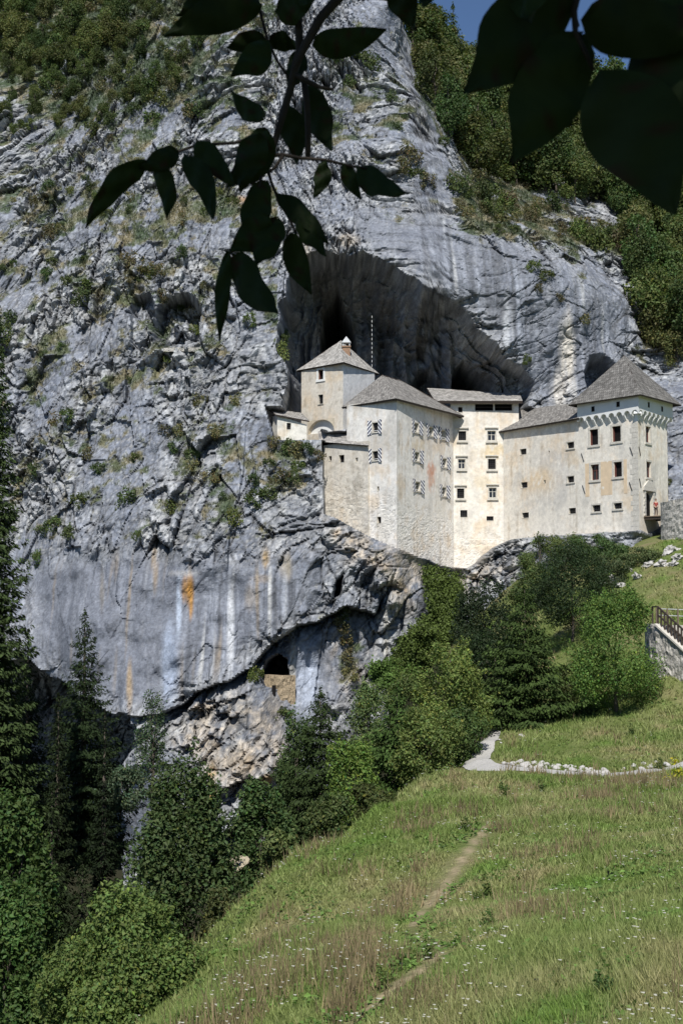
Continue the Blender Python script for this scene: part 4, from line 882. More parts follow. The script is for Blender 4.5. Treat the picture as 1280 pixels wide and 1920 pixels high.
slabwall('retaining_wall', [(e0[0]+3.6, e0[1]+8, zb_w, zt_w), (e0[0]+1.0, e0[1]+1.2, zb_w, zt_w), (e0[0]+1.3, e0[1], zb_w, zt_w), (e1[0], e1[1], zb_w, zt_w+.25), (e2[0], e2[1], zb_w, zt_w+.3)], .8, M['rubble'], 'mossy grey rubble retaining wall right of the castle door', 'wall', 90, .10)

# ledge wall in the small cave on the left, masonry in the lower cave
i_ = cliff_at(345, 652); p = Pf[i_]
slabwall('ledge_wall', [tuple(at(308, 655, p[1]+.6)[:2])+(p[2]-.35, p[2]+.10), tuple(at(345, 650, p[1]+.3)[:2])+(p[2]-.35, p[2]+.10), tuple(at(376, 650, p[1]+.6)[:2])+(p[2]-.35, p[2]+.10)], .5, M['rubble'], 'low dry stone wall on the sill of the small cave in the left cliff', 'wall', 30, .08)
cw_ = slabwall('cave_wall', [tuple(at(500, 1300, 139.5)[:2])+(at(520, 1375, 138)[2], at(520, 1266, 138)[2]), tuple(at(525, 1300, 138.6)[:2])+(at(520, 1375, 138)[2], at(520, 1267, 138)[2]), tuple(at(552, 1300, 139)[:2])+(at(520, 1375, 138)[2], at(520, 1267, 138)[2])], .8, M['tan_wall'], 'tan masonry wall closing the small cave low in the cliff', 'wall', 40, .12)
b = MB(); pc = at(513, 1295, 137.9); b.hexa([(pc[0]-.22, pc[1]-.1, pc[2]-.5), (pc[0]+.16, pc[1]-.1, pc[2]-.5), (pc[0]+.16, pc[1]+.5, pc[2]-.5), (pc[0]-.22, pc[1]+.5, pc[2]-.5), (pc[0]-.16, pc[1]-.1, pc[2]+.5), (pc[0]+.2, pc[1]-.1, pc[2]+.5), (pc[0]+.2, pc[1]+.5, pc[2]+.5), (pc[0]-.16, pc[1]+.5, pc[2]+.5)])
b.build('window', M['dark'], cw_)

def bar1(nm, a, b_, w_, h_, mt, par):
    q_ = MB(); q_.bar(a, b_, w_, h_); o_ = q_.build(nm, M[mt], par); o_.location = -Vector(par.location); return o_
# picket railings low at the foot of the rock
def pickets(pts, hgt, label, n):
    t = empty('picket_fence', tuple(pts[0]), label, 'fence'); O = Vector(t.location); P0 = [Vector(p) for p in pts]; b = MB(); r_ = MB(); L = len(P0)-1
    for i in range(n):
        s = i/(n-1)*L; k = min(int(s), L-1); q = P0[k].lerp(P0[k+1], s-k); bar1('picket', q+Vector((0, 0, .05)), q+Vector((0, 0, hgt*(.97+.06*random.random()))), .035, .05, 'iron_grey', t)
    for z in (.15, hgt*.85):
        for k in range(L): bar1('rail', P0[k]+Vector((0, .04, z)), P0[k+1]+Vector((0, .04, z)), .05, .05, 'iron_grey', t)
M['iron_grey'] = mat('grey painted iron', (.22, .23, .23), .6)
pickets([at(545, 1374, 132.0), at(572, 1380, 130.5), at(600, 1382, 130.5)], 1.2, 'grey picket fence behind the tall spruce at the foot of the rock', 24)
pickets([at(640, 1370, 135.0), at(690, 1370, 135), at(735, 1372, 135)], 1.05, 'faint grey picket fence at the rock foot right of the tall spruce', 40)

# rail beside the path where it enters the trees
t = empty('path_railing', tuple(ground_at(900, 1400)), 'brown wooden railing where the gravel path enters the trees', 'railing'); O = Vector(t.location)
a0, a1 = at(890, 1398, 92), at(913, 1386, 97); b = MB(); r_ = MB()
for k in range(3):
    q = Vector(a0).lerp(Vector(a1), k/2); bar1('post', q-Vector((0, 0, .3)), q+Vector((0, 0, 1.15)), .12, .12, 'dwood', t)
for z in (.6, 1.08): bar1('rail', Vector(a0)+Vector((0, 0, z)), Vector(a1)+Vector((0, 0, z)), .08, .12, 'wood', t)

# stone stair parapet with black railing at the right edge
sA, sB, sC = at(1223, 1170, 101.5), at(1226, 1172, 101.0), at(1330, 1262, 97)
zb0 = at(1240, 1262, 100)[2]-1.5
slab = slabwall('stair_wall', [(sA[0]+.3, sA[1]+3.0, zb0, sA[2]), (sA[0]+.1, sA[1]+.5, zb0, sA[2]), (sB[0]+.3, sB[1], zb0, sB[2]), (sC[0], sC[1], zb0-4, sC[2])], .5, M['rubble'], 'sloping rubble stair wall at the right edge of the hillside', 'wall', 60, .12)
b = MB(); b.bar(Vector(sB)+Vector((.2, 0, .06)), Vector(sC)+Vector((0, 0, .06)), .62, .12); cpo = b.build('coping', M['stone_trim'], slab)
rl = empty('stair_railing', tuple(sB), 'dark wooden stair railing above the rubble wall at the right edge', 'railing'); O = Vector(rl.location)
b = MB(); r_ = MB(); base = Vector(sB)+Vector((.25, 0, .1)); end = Vector(sC)+Vector((0, 0, .1))
for k in range(16):
    q = base.lerp(end, k/15); bar1('post', q-Vector((0, 0, .05)), q+Vector((0, 0, 1.25)), .11, .11, 'dwood', rl)
for z in (.62, 1.2): bar1('rail', base+Vector((0, 0, z)), end+Vector((0, 0, z)), .09, .11, 'dwood', rl)
bar1('post', base+Vector((-.12, 1.2, -.1)), base+Vector((-.12, 1.2, 1.2)), .11, .11, 'dwood', rl); bar1('rail', base+Vector((0, 0, 1.2)), base+Vector((-.12, 1.2, 1.2)), .09, .09, 'dwood', rl)
st = MB()
for k in range(14):
    s = k/14; q = Vector(sB).lerp(Vector(sC), s); st.hexa([q+Vector((.4, .2, -.7)), q+Vector((1.1, -.8, -.7)), q+Vector((2.6, 1.0, -.7)), q+Vector((1.9, 2.0, -.7)), q+Vector((.4, .2, -.02)), q+Vector((1.1, -.8, -.02)), q+Vector((2.6, 1.0, -.02)), q+Vector((1.9, 2.0, -.02))])
o = st.build('stairs', M['stone_trim']); tag(o, 'grey stone steps behind the dark railing at the right edge', 'stairs')
fr_ = empty('back_railing', tuple(at(1232, 1168, 104)), 'thin grey railing on the far side of the stone steps', 'railing'); O = Vector(fr_.location); b = MB(); r_ = MB()
fa, fb2 = Vector(at(1230, 1166, 104)), Vector(at(1330, 1170, 104))
for k in range(6): q = fa.lerp(fb2, k/5); bar1('post', q-Vector((0, 0, .2)), q+Vector((0, 0, 1.0)), .1, .1, 'wood', fr_)
for z in (.5, .97): bar1('rail', fa+Vector((0, 0, z)), fb2+Vector((0, 0, z)), .06, .06, 'metal', fr_)

# person leaning by the castle door
def person(loc, face, label):
    me = bpy.data.meshes.new('person'); 
    J = [(0, 0, .93), (0, 0, 1.12), (0, -.01, 1.34), (0, 0, 1.46), (0, 0, 1.54), (0, -.01, 1.64), (0, -.01, 1.71),
         (-.17, 0, 1.38), (-.25, .03, 1.12), (-.20, -.14, .95), (-.18, -.20, .90), (.17, 0, 1.38), (.25, .03, 1.12), (.22, -.16, 1.0), (.20, -.22, .98),
         (-.09, 0, .86), (-.10, -.02, .48), (-.10, .03, .09), (-.10, -.12, .03), (.09, 0, .86), (.11, -.05, .48), (.12, .0, .09), (.12, -.15, .03)]
    Rr = [.14, .125, .15, .06, .055, .095, .075, .055, .042, .032, .028, .055, .042, .032, .028, .09, .06, .042, .035, .09, .06, .042, .035]
    E = [(0, 1), (1, 2), (2, 3), (3, 4), (4, 5), (5, 6), (2, 7), (7, 8), (8, 9), (9, 10), (2, 11), (11, 12), (12, 13), (13, 14), (0, 15), (15, 16), (16, 17), (17, 18), (0, 19), (19, 20), (20, 21), (21, 22)]
    me.from_pydata(J, E, []); o = bpy.data.objects.new('person', me); col.objects.link(o); o.location = loc; o.rotation_euler.z = face
    sk = o.modifiers.new('skin', 'SKIN'); 
    for v, r in zip(me.skin_vertices[0].data, Rr): v.radius = (r, r*.85)
    me.skin_vertices[0].data[0].use_root = True
    s2 = o.modifiers.new('sub', 'SUBSURF'); s2.levels = 2; s2.render_levels = 2
    me.materials.append(mat('skin', (.50, .32, .23), .6)); tag(o, label, 'person')
    def garment(name, sel, grow, m):
        g = bpy.data.meshes.new(name); ids = {k: i for i, k in enumerate(sel)}; g.from_pydata([J[k] for k in sel], [(ids[a], ids[b_]) for a, b_ in E if a in ids and b_ in ids], [])
        q = bpy.data.objects.new(name, g); col.objects.link(q); q.parent = o; q.modifiers.new('skin', 'SKIN')
        for v, k in zip(g.skin_vertices[0].data, sel): v.radius = (Rr[k]*grow, Rr[k]*.9*grow)
        g.skin_vertices[0].data[0].use_root = True; q.modifiers.new('sub', 'SUBSURF').levels = 2; g.materials.append(m)
    garment('shirt', [0, 1, 2, 7, 8, 11, 12], 1.14, mat('red shirt', (.30, .06, .05), .9)); garment('trousers', [0, 15, 16, 17, 19, 20, 21], 1.18, mat('brown trousers', (.10, .07, .06), .9))
    import bmesh
    bm = bmesh.new(); bmesh.ops.create_uvsphere(bm, u_segments=14, v_segments=9, radius=.108)
    for v in bm.verts: v.co.z = v.co.z*1.05+1.675; v.co.y += .02
    bmesh.ops.delete(bm, geom=[v for v in bm.verts if v.co.z < 1.60 or (v.co.y < -.055 and v.co.z < 1.70)], context='VERTS')
    hm_ = bpy.data.meshes.new('hair'); bm.to_mesh(hm_); bm.free(); obj('hair', hm_, mat('dark hair', (.04, .025, .02), .8), o)
    fa_ = MB()
    for dx in (-.035, .035): fa_.hexa([(dx-.012, -.105, 1.655), (dx+.012, -.105, 1.655), (dx+.012, -.07, 1.655), (dx-.012, -.07, 1.655), (dx-.012, -.102, 1.668), (dx+.012, -.102, 1.668), (dx+.012, -.07, 1.668), (dx-.012, -.07, 1.668)])
    fa_.build('eyes', M['dark'], o)
    hd = MB()
    for (hx, hy, hz) in [(-.18, -.20, .90), (.20, -.22, .98)]:
        for k in range(4): hd.tube([(hx-.025+k*.016, hy, hz), (hx-.03+k*.019, hy-.04, hz-.02), (hx-.03+k*.019, hy-.05-.01*(k in (1, 2)), hz-.05)], [.009, .008, .006], 5)
        hd.tube([(hx+.025*(1 if hx < 0 else -1), hy, hz), (hx+.045*(1 if hx < 0 else -1), hy-.03, hz-.01)], [.010, .007], 5)
    hd.build('fingers', me.materials[0], o)
    return o
best = min(((abs(proj(*PR(u_, dz, .9))[0]-1229), u_) for u_ in np.linspace(du0-.4, du1+.9, 60)))[1]
person(tuple(PR(best, dz-.06, .9)), .2, 'person in a red top and dark trousers standing on the footbridge by the castle door')

# ------------------------------------------------------------------ vegetation builders
def leaf_quads(Pc, dirv, nrm, length, width, cols):
    """diamond leaves: base, side, tip, side"""
    n = len(Pc); dirv = dirv/np.linalg.norm(dirv, axis=1)[:, None]; side = np.cross(dirv, nrm); side /= np.linalg.norm(side, axis=1)[:, None]+1e-9; nn = np.cross(side, dirv)
    L = length[:, None]; W = width[:, None]
    V = np.stack([Pc-dirv*L*.5, Pc+side*W*.5+nn*W*.12-dirv*L*.05, Pc+dirv*L*.5-nn*L*.08, Pc-side*W*.5+nn*W*.12-dirv*L*.05], 1)
    F = np.arange(4*n).reshape(n, 4); return V.reshape(-1, 3), F, np.repeat(cols, 4, 0)
def crown_mesh(rg, n, leaf, R3, zc, lobes=22, basecol=(.07, .10, .03), shape='round', var=.35, name='crown'):
    R3 = np.array(R3, float)
    t = rg.uniform(0, 2*np.pi, lobes); zl = rg.uniform(-.85, .95, lobes); rr = np.sqrt(1-zl**2)*rg.uniform(.45, .85, lobes)
    if shape == 'cone': rr *= np.clip(1.1-(zl+1)*.42, .2, 1)*1.15
    if shape == 'egg': rr *= np.clip(1.15-(zl+1)*.28, .3, 1)
    c = np.stack([rr*np.cos(t), rr*np.sin(t), zl*.8], 1); lr = rg.uniform(.22, .42, lobes)
    wts = lr**2; k = rg.choice(lobes, n, p=wts/wts.sum())
    d = rg.normal(size=(n, 3)); d /= np.linalg.norm(d, axis=1)[:, None]; flip = (d*c[k]).sum(1) < -.25; d[flip & (rg.random(n) < .7)] *= -1
    rad = lr[k]*(rg.random(n)**.35)*(1+.22*rg.random(n)*(rg.random(n) < .3))
    p = (c[k]+d*rad[:, None])*R3; p[:, 2] += zc
    ns = 60; sh = rg.random(n) < .13; kk_ = rg.integers(0, ns, n); sd_ = rg.normal(size=(ns, 3)); sd_[:, 2] = np.abs(sd_[:, 2])*.8+.1; sd_ /= np.linalg.norm(sd_, axis=1)[:, None]; sl_ = rg.integers(0, lobes, ns)
    if shape == 'cone': sd_[:, 2] += .6
    so_ = c[sl_]+sd_*lr[sl_][:, None]*.7; q_ = (so_[kk_]+sd_[kk_]*(rg.random(n)*rg.uniform(.12, .34, ns)[kk_])[:, None])*R3; q_[:, 2] += zc; p[sh] = q_[sh]
    p += rg.normal(size=(n, 3))*leaf*.6
    nr = d*1.0+rg.normal(size=(n, 3))*.65+np.array([0, 0, .35]); nr /= np.linalg.norm(nr, axis=1)[:, None]
    dv = np.cross(nr, rg.normal(size=(n, 3)))+np.array([0, 0, -.25])
    cl = np.array(basecol)*(1+rg.normal(size=(lobes, 1))*var*.35)[k]*(1+rg.normal(size=(n, 1))*var*.5); cl[:, 0] *= 1+rg.normal(size=n)*.12; 
    yl_ = rg.random(n) < .03; cl[yl_] *= np.array([1.6, 1.4, .9])
    cl = np.clip(cl*1.2, .008, .5); s = leaf*rg.uniform(.45, 1.4, n)
    V, F, cc = leaf_quads(p, dv, nr, s, s*.62, cl); return mesh(name, V, F, cc), c*R3+np.array([0, 0, zc]), lr
def trunk_mb(rg, h, r, cents, spread=1.0):
    b = MB(); k = 7; w_ = rg.normal(size=(k, 2))*h*.012; w_[0] = 0; pts = [(w_[i, 0], w_[i, 1], h*i/(k-1)) for i in range(k)]
    b.tube(pts, [r*(1.25 if i == 0 else 1-.8*i/(k-1)) for i in range(k)], 8)
    for c in cents:
        s = rg.uniform(.25, .75); q = np.array([0, 0, h*s]); c = np.array(c)
        if c[2] < q[2]: q[2] = max(.1*h, c[2]-.2*abs(c[2]))
        m = (q+c)/2+np.array([0, 0, .06*h]); b.tube([q, m, c], [r*.42, r*.28, r*.08], 5)
    return b
def broad_tree(name, base, h, wid, leaf, n, colr_, label, cat='tree', group=None, seed=0, shape='round', crown_lo=.12, lobes=24, mat_='leaf', dpt=None):
    rg = np.random.default_rng(seed); t = empty(name, tuple(base), label, cat, group); dpt = dpt or wid
    cz = h*(1+crown_lo)/2; me, cents, lr = crown_mesh(rg, n, leaf, (wid/2*1.1, dpt/2*1.1, h*(1-crown_lo)/2*1.05), cz, lobes, colr_, shape)
    obj('crown', me, M[mat_], t); trunk_mb(rg, h*.82, max(.06, h*.016), cents[:12]).build('trunk', M['bark'], t, smooth=True); return t
def spruce_mesh(rg, h, R, n_whorl=34, basecol=(.03, .055, .022), dens=1.0, spray=.34):
    Pq, Dq, Nq, Lq, Cq = [], [], [], [], []; lo = .04
    for i in range(n_whorl):
        s = (i/(n_whorl-1))**.92; z = h*(lo+(1-lo)*s); rad = R*(1-s)**.82*rg.uniform(.8, 1.12)+.12
        nb = int(5+4*(1-s)); z += rg.normal()*.05
        for k in range(nb):
            a = 2*math.pi*(k+rg.random()*.9)/nb+i*1.1; L = rad*rg.uniform(.6, 1.2); zb_ = rg.uniform(-.5, .5)*h/n_whorl*1.2; dr_ = rg.uniform(.15, .42); m = max(6, int(L/.042*dens))
            u = rg.random(m)**.75; tw = rg.choice([-1, 1], m)*rg.random(m)**.8*.42*L*(1-u*.55)
            droop = zb_-dr_*L*u+.24*L*u**2.2
            ca_, sa_ = math.cos(a), math.sin(a)
            x = u*L*ca_-tw*sa_; y = u*L*sa_+tw*ca_; zz = z+droop-abs(tw)*.28-rg.random(m)*.28+rg.normal(size=m)*.04
            Pq.append(np.stack([x, y, zz], 1)); dd = np.stack([ca_*.7-np.sign(tw)*sa_*.6, sa_*.7+np.sign(tw)*ca_*.6, -np.full(m, .55)+rg.normal(size=m)*.2], 1); Dq.append(dd)
            Nq.append(rg.normal(size=(m, 3))*.5+np.array([ca_*.35, sa_*.35, .8])); Lq.append(spray*rg.uniform(.6, 1.3, m)*(.55+.45*(1-s))); Cq.append(np.array(basecol)*(1+rg.normal(size=(m, 1))*.22)*rg.uniform(.8, 1.2)*(1+.35*u[:, None]))
    Pq, Dq, Nq, Lq, Cq = map(np.concatenate, (Pq, Dq, Nq, Lq, Cq)); return mesh('crown', *leaf_quads(Pq, Dq, Nq, Lq, Lq*.46, np.clip(Cq*1.35, .004, .3)))
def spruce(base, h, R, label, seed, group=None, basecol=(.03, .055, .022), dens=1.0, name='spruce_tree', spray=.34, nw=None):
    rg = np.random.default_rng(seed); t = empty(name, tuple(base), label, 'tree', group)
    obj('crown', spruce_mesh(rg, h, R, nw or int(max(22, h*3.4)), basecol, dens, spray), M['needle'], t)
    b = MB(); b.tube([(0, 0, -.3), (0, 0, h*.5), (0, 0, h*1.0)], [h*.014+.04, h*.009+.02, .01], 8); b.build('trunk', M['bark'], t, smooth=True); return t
def base_of(px, Y, z=None):
    x = (px-640)/FPX*Y*1.0; zz = float(gz(x, Y)); c = Y*cp+zz*sp; x = (px-640)/FPX*c; return np.array([x, Y, float(gz(x, Y))-.15 if z is None else z])
def height_to(base, pytop): return at(640, pytop, base[1])[2]-base[2]
GR_R = 'trees and bushes in the ravine'
def place(fn, px, Y, pytop, wpx, label, seed, **k):
    bs = base_of(px, Y, k.pop('z', None)); h = height_to(bs, pytop); wv = wpx/FPX*Y
    if fn == 'spruce': return spruce(bs, h, wv/2, label, seed, **k)
    return broad_tree(k.pop('name', 'broadleaf_tree'), bs, h, wv, k.pop('leaf', .22), k.pop('n', 14000), k.pop('col', (.07, .105, .03)), label, k.pop('cat', 'tree'), k.pop('group', None), seed, **k)

# conifers
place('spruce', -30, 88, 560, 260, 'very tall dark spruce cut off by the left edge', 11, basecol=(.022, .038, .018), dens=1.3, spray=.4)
place('spruce', 150, 112, 1142, 230, 'dark pointed spruce standing before the streaked rock at left', 12, basecol=(.012, .024, .012), z=at(640, 1620, 112)[2], dens=1.2)  # needle colour darkened here and on the next three for gorge shade
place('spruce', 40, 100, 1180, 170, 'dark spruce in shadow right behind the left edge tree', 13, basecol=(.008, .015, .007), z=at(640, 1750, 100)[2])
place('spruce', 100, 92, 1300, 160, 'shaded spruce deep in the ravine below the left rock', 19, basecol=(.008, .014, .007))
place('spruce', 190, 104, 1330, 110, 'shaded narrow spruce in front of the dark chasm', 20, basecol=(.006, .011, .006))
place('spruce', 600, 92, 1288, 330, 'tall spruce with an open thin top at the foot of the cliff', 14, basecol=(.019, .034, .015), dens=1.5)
place('spruce', 745, 88, 1282, 230, 'spruce right of the thin-topped spruce, left of the yellowish tree', 15, basecol=(.024, .046, .016), dens=1.5)
place('spruce', 985, 99, 1098, 250, 'broad spruce with a bare tip overhanging the gravel path bend', 16, basecol=(.023, .042, .016), dens=1.7)
# round conifers and bushes above the path
place('b', 905, 112, 1095, 130, 'dark rounded yew left behind the broad spruce', 21, leaf=.2, n=15000, col=(.02, .036, .014), shape='egg', name='yew_tree')
place('b', 930, 104, 1180, 130, 'low dark rounded yew just above the path bend', 22, leaf=.18, n=13000, col=(.02, .038, .012), name='yew_tree')
place('b', 1072, 117, 1030, 160, 'big smooth dark green pine below the right wing', 23, leaf=.16, n=22000, col=(.026, .052, .018), name='pine_tree', lobes=34)
place('b', 1155, 97, 1098, 176, 'bright round hornbeam bush standing alone on the grassy hillside', 24, leaf=.15, n=34000, col=(.088, .135, .03), name='hornbeam_bush', shape='egg', crown_lo=.02, lobes=34)
place('b', 845, 96, 1195, 150, 'yellowish green broadleaf tree left of the path bend', 25, leaf=.18, n=20000, col=(.10, .14, .036), crown_lo=.05, shape='egg')
place('b', 800, 86, 1330, 130, 'green bush on the ravine edge beside the path', 26, leaf=.18, n=12000, col=(.075, .11, .03), crown_lo=.0, name='bush', cat='bush')
place('b', 868, 89, 1330, 80, 'small leafy bush shading the path entrance', 39, leaf=.16, n=8000, col=(.055, .09, .025), crown_lo=.0, name='bush', cat='bush')
place('b', 690, 112, 1290, 80, 'slim young birch before the rock right of the thin-topped spruce', 27, leaf=.2, n=7000, col=(.075, .115, .04), name='birch_tree', shape='egg')
place('b', 655, 84, 1400, 100, 'bright lime green bush between the two middle spruces', 28, leaf=.18, n=9000, col=(.105, .155, .032), name='bush', cat='bush', crown_lo=0)
place('b', 560, 98, 1345, 90, 'green bush left of the thin-topped spruce by the picket fence', 29, leaf=.2, n=8000, col=(.06, .09, .03), name='bush', cat='bush', crown_lo=0)
place('b', 540, 112, 1332, 50, 'small bush left of the thin-topped spruce under the tan cave wall', 40, leaf=.18, n=4000, col=(.07, .11, .035), name='bush', cat='bush', crown_lo=0)
place('b', 775, 118, 1275, 110, 'leafy green tree at the cliff foot between ivy and yellowish tree', 41, leaf=.2, n=11000, col=(.07, .105, .03), crown_lo=.0)
place('b', 1000, 135, 1060, 90, 'loose light green bush under the right wing on the rocky bank', 42, leaf=.2, n=8000, col=(.075, .11, .035), crown_lo=.0, name='bush', cat='bush')
place('b', 1200, 131, 1030, 70, 'grey green bush among white rocks at the footbridge end', 43, leaf=.17, n=5000, col=(.06, .09, .035), crown_lo=.0, name='bush', cat='bush')
# lower left
place('b', 335, 60, 1440, 190, 'dark green hornbeam in front of the lower rock face', 31, shape='egg', leaf=.19, n=24000, col=(.05, .085, .028), name='hornbeam_tree', lobes=36, z=at(640, 1900, 60)[2])
place('b', 490, 66, 1478, 100, 'small round tree right of the dark hornbeam, at the meadow edge', 32, leaf=.18, n=13000, col=(.06, .095, .03))
place('b', 245, 31, 1690, 285, 'large bright hazel bush at the bottom left of the meadow', 33, leaf=.092, n=68000, col=(.105, .175, .045), name='hazel_bush', cat='bush', lobes=44, crown_lo=0, z=at(640, 2040, 31)[2])
place('b', 10, 42, 1500, 150, 'light green ash tree cut off by the left edge', 34, leaf=.15, n=24000, col=(.05, .085, .022), name='ash_tree', lobes=30, z=at(640, 2000, 42)[2])
place('b', 10, 34, 1660, 130, 'leafy ash in front at the lower left corner', 35, leaf=.12, n=20000, col=(.045, .078, .02), name='ash_tree', lobes=26, z=at(640, 2100, 34)[2])
place('b', 283, 122, 1295, 66, 'small shaggy tree growing on the lip of the dark chasm', 36, leaf=.2, n=3400, col=(.05, .075, .035), shape='egg', z=at(640, 1500, 122)[2])
place('b', 222, 110, 1440, 90, 'pale drooping shrub hanging before the black chasm', 37, leaf=.24, n=4500, col=(.07, .10, .055), name='shrub', cat='shrub', z=at(640, 1530, 110)[2], crown_lo=.1)
place('b', 430, 52, 1655, 90, 'low scrub on the meadow edge right of the hazel bush', 38, leaf=.14, n=9000, col=(.075, .09, .03), name='scrub', cat='bush', crown_lo=0, lobes=16)
for i, (x, Y, t_, w_, c, lb) in enumerate([(520, 58, 1570, 80, (.07, .095, .03), 'small scrub bush on the meadow edge below the small round tree'), (620, 72, 1500, 100, (.045, .07, .022), 'dark low bush at the meadow edge under the thin-topped spruce'),
        (700, 74, 1470, 90, (.06, .09, .025), 'mixed green bush at the meadow edge under the second spruce'), (1012, 146, 1003, 78, (.075, .11, .035), 'light green bush against the castle foot, leftmost of the row'), (1060, 142, 1003, 80, (.075, .115, .035), 'round green bush at the castle foot above the smooth pine'),
        (1110, 139, 1004, 80, (.06, .095, .03), 'dark green bush at the castle foot below the tower'), (1150, 135, 1012, 84, (.065, .10, .032), 'spreading bush on the white rocks below the tower corner'), (1140, 129, 1045, 90, (.055, .08, .035), 'greyish scrub on the rocky bank below the tower'),
        (1060, 104, 1255, 60, (.06, .09, .028), 'loose green bush right of the broad spruce'), (1045, 98, 1320, 50, (.05, .08, .024), 'small dark bush at the right foot of the broad spruce')]):
    place('b', x, Y, t_, w_, lb, 60+i, leaf=.17, n=7000, col=c, name='bush', cat='bush', crown_lo=0, lobes=14)
for i, (x_, y_, tz_, rr_) in enumerate([(-25.0, 78, 20, 4.2), (-23.0, 66, 26, 4.0), (-28.5, 90, 16, 4.5), (-20.5, 56, 24, 3.6), (-30, 70, 26, 4.5)]):  # unseen trees added left of the frame to throw shade on the gorge
    zb0_ = float(gz(x_, y_)); spruce((x_, y_, zb0_), tz_-zb0_, rr_, 'unseen tall spruce added outside the left edge to shade the ravine', 300+i, group='unseen shading spruces added outside the left edge', basecol=(.015, .026, .012), dens=.9, spray=.5)
# far-left and out-of-frame ravine trees that close the gap
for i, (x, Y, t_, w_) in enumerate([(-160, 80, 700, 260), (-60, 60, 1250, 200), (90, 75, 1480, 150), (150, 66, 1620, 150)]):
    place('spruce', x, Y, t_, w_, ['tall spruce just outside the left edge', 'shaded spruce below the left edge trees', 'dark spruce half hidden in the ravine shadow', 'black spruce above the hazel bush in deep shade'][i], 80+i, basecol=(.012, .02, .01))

# ivy and boulder
def ivy(poly, n, label):
    P_, N_, C_ = [], [], []; xs_ = [p[0] for p in poly]; ys_ = [p[1] for p in poly]
    k = 0
    while k < n:
        x = random.uniform(min(xs_), max(xs_)); y = random.uniform(min(ys_), max(ys_))
        if poly_sd(np.array([x]), np.array([y]), poly)[0] < random.random()*10-6: continue
        i = cliff_at(x, y); k += 1
        if i is None: continue
        v = Pf[i]; out = .15+random.random()**2*1.1; P_.append((v[0]+random.gauss(0, .2), v[1]-out, v[2]+random.gauss(0, .2)))
    P_ = np.array(P_); m = len(P_); nn = rng.normal(size=(m, 3))*.5+np.array([0, -.8, .5]); dv = rng.normal(size=(m, 3))+np.array([0, 0, -.6])
    cc = np.array([.085, .135, .03])*(1+rng.normal(size=(m, 1))*.25); s = rng.uniform(.16, .32, m)
    return tag(obj('ivy', mesh('ivy', *leaf_quads(P_, dv, nn, s, s*.8, np.clip(cc, .01, .4))), M['leaf']), label, 'ivy')
ivy([(795, 1062), (815, 1070), (860, 1080), (870, 1110), (850, 1170), (835, 1230), (800, 1270), (760, 1290), (735, 1270), (740, 1220), (770, 1180), (810, 1150), (800, 1100)], 15000, 'bright ivy climbing the rock below the main block')
ivy([(690, 1245), (760, 1235), (800, 1262), (790, 1290), (720, 1285), (700, 1275)], 4500, 'fringe of bright ivy along the ledge right of the pale streak')
bo = stone_mesh(31, .35); o = bpy.data.objects.new('boulder', bo); col.objects.link(o); q = at(443, 1622, 63); o.location = q; o.scale = (.75, .6, .45); o.rotation_euler = (.3, -.5, .2); bo.materials.clear(); bo.materials.append(mat('tan boulder', (.36, .31, .22), .95, noise_amt=.3, nscale=4, bump=.4)); tag(o, 'flat tan boulder poking out between the bushes at the meadow edge', 'boulder')
for i, (x, y, s_) in enumerate([(1255, 1035, 1.0), (1270, 1048, .8), (1215, 1062, .7), (1195, 1085, .7), (1240, 1060, .9), (1180, 1072, .55), (1150, 1090, .8), (1165, 1100, .6), (1225, 1045, .5), (1262, 1060, .7), (1130, 1096, .6)]):
    g = ground_at(x, y, 100); o = bpy.data.objects.new('outcrop_rock', crags[i % 4]); col.objects.link(o); o.location = (g[0], g[1], g[2]+.1); o.scale = (s_*.62, s_*.5, s_*.5); o.rotation_euler = (.2, .5*(i % 3-1), i*1.3)
    tag(o, ('large' if s_ > .75 else 'small')+' pale limestone outcrop in the grass bank below the castle wall', 'rock', 'pale outcrops on the bank below the castle')

# ---- forest and cliff shrubs (copies)
def proto_tree(seed, h, wid, leaf, n, c, shape='round'):
    rg = np.random.default_rng(seed); me, cents, lr = crown_mesh(rg, n, leaf, (wid/2, wid/2, h*.42), h*.56, 18, c, shape); me.materials.append(M['leaf'])
    b = trunk_mb(rg, h*.85, h*.018, cents[:8]); tm_ = mesh('trunk', np.array(b.V), b.F, smooth=True); tm_.materials.append(M['bark']); return me, tm_
def proto_spruce(seed, h, R):
    rg = np.random.default_rng(seed); me = spruce_mesh(rg, h, R, 30, (.028, .05, .02), .6, .5); me.materials.append(M['needle'])
    b = MB(); b.tube([(0, 0, -.3), (0, 0, h)], [.18, .02], 7); tm_ = mesh('trunk', np.array(b.V), b.F, smooth=True); tm_.materials.append(M['bark']); return me, tm_
PT_ = [proto_tree(101, 9, 5.5, .34, 5200, (.06, .088, .026)), proto_tree(102, 8, 6, .34, 5200, (.075, .095, .028)), proto_tree(103, 10, 5, .34, 5200, (.05, .08, .024), 'egg'), proto_tree(104, 7, 5, .32, 4500, (.085, .10, .035), 'egg')]
PS_ = [proto_spruce(111, 12, 2.4), proto_spruce(112, 10, 2.2)]
bark_pale = mat('pale bark', (.35, .33, .30), .9, noise_amt=.3)
def inst_tree(pr, loc, s, label, cat, group, name):
    t = empty(name, tuple(loc), label, cat, group); t.scale = (s, s, s*random.uniform(.9, 1.15)); t.rotation_euler = (0, 0, random.random()*6.3)
    a = bpy.data.objects.new('crown', pr[0]); b = bpy.data.objects.new('trunk', pr[1])
    for q in (a, b): col.objects.link(q); q.parent = t
    return t
BARE = [(1062, 330, 26, 60), (835, 290, 30, 30), (930, 255, 22, 18), (1130, 400, 40, 22), (1240, 500, 22, 30), (985, 330, 30, 14)]
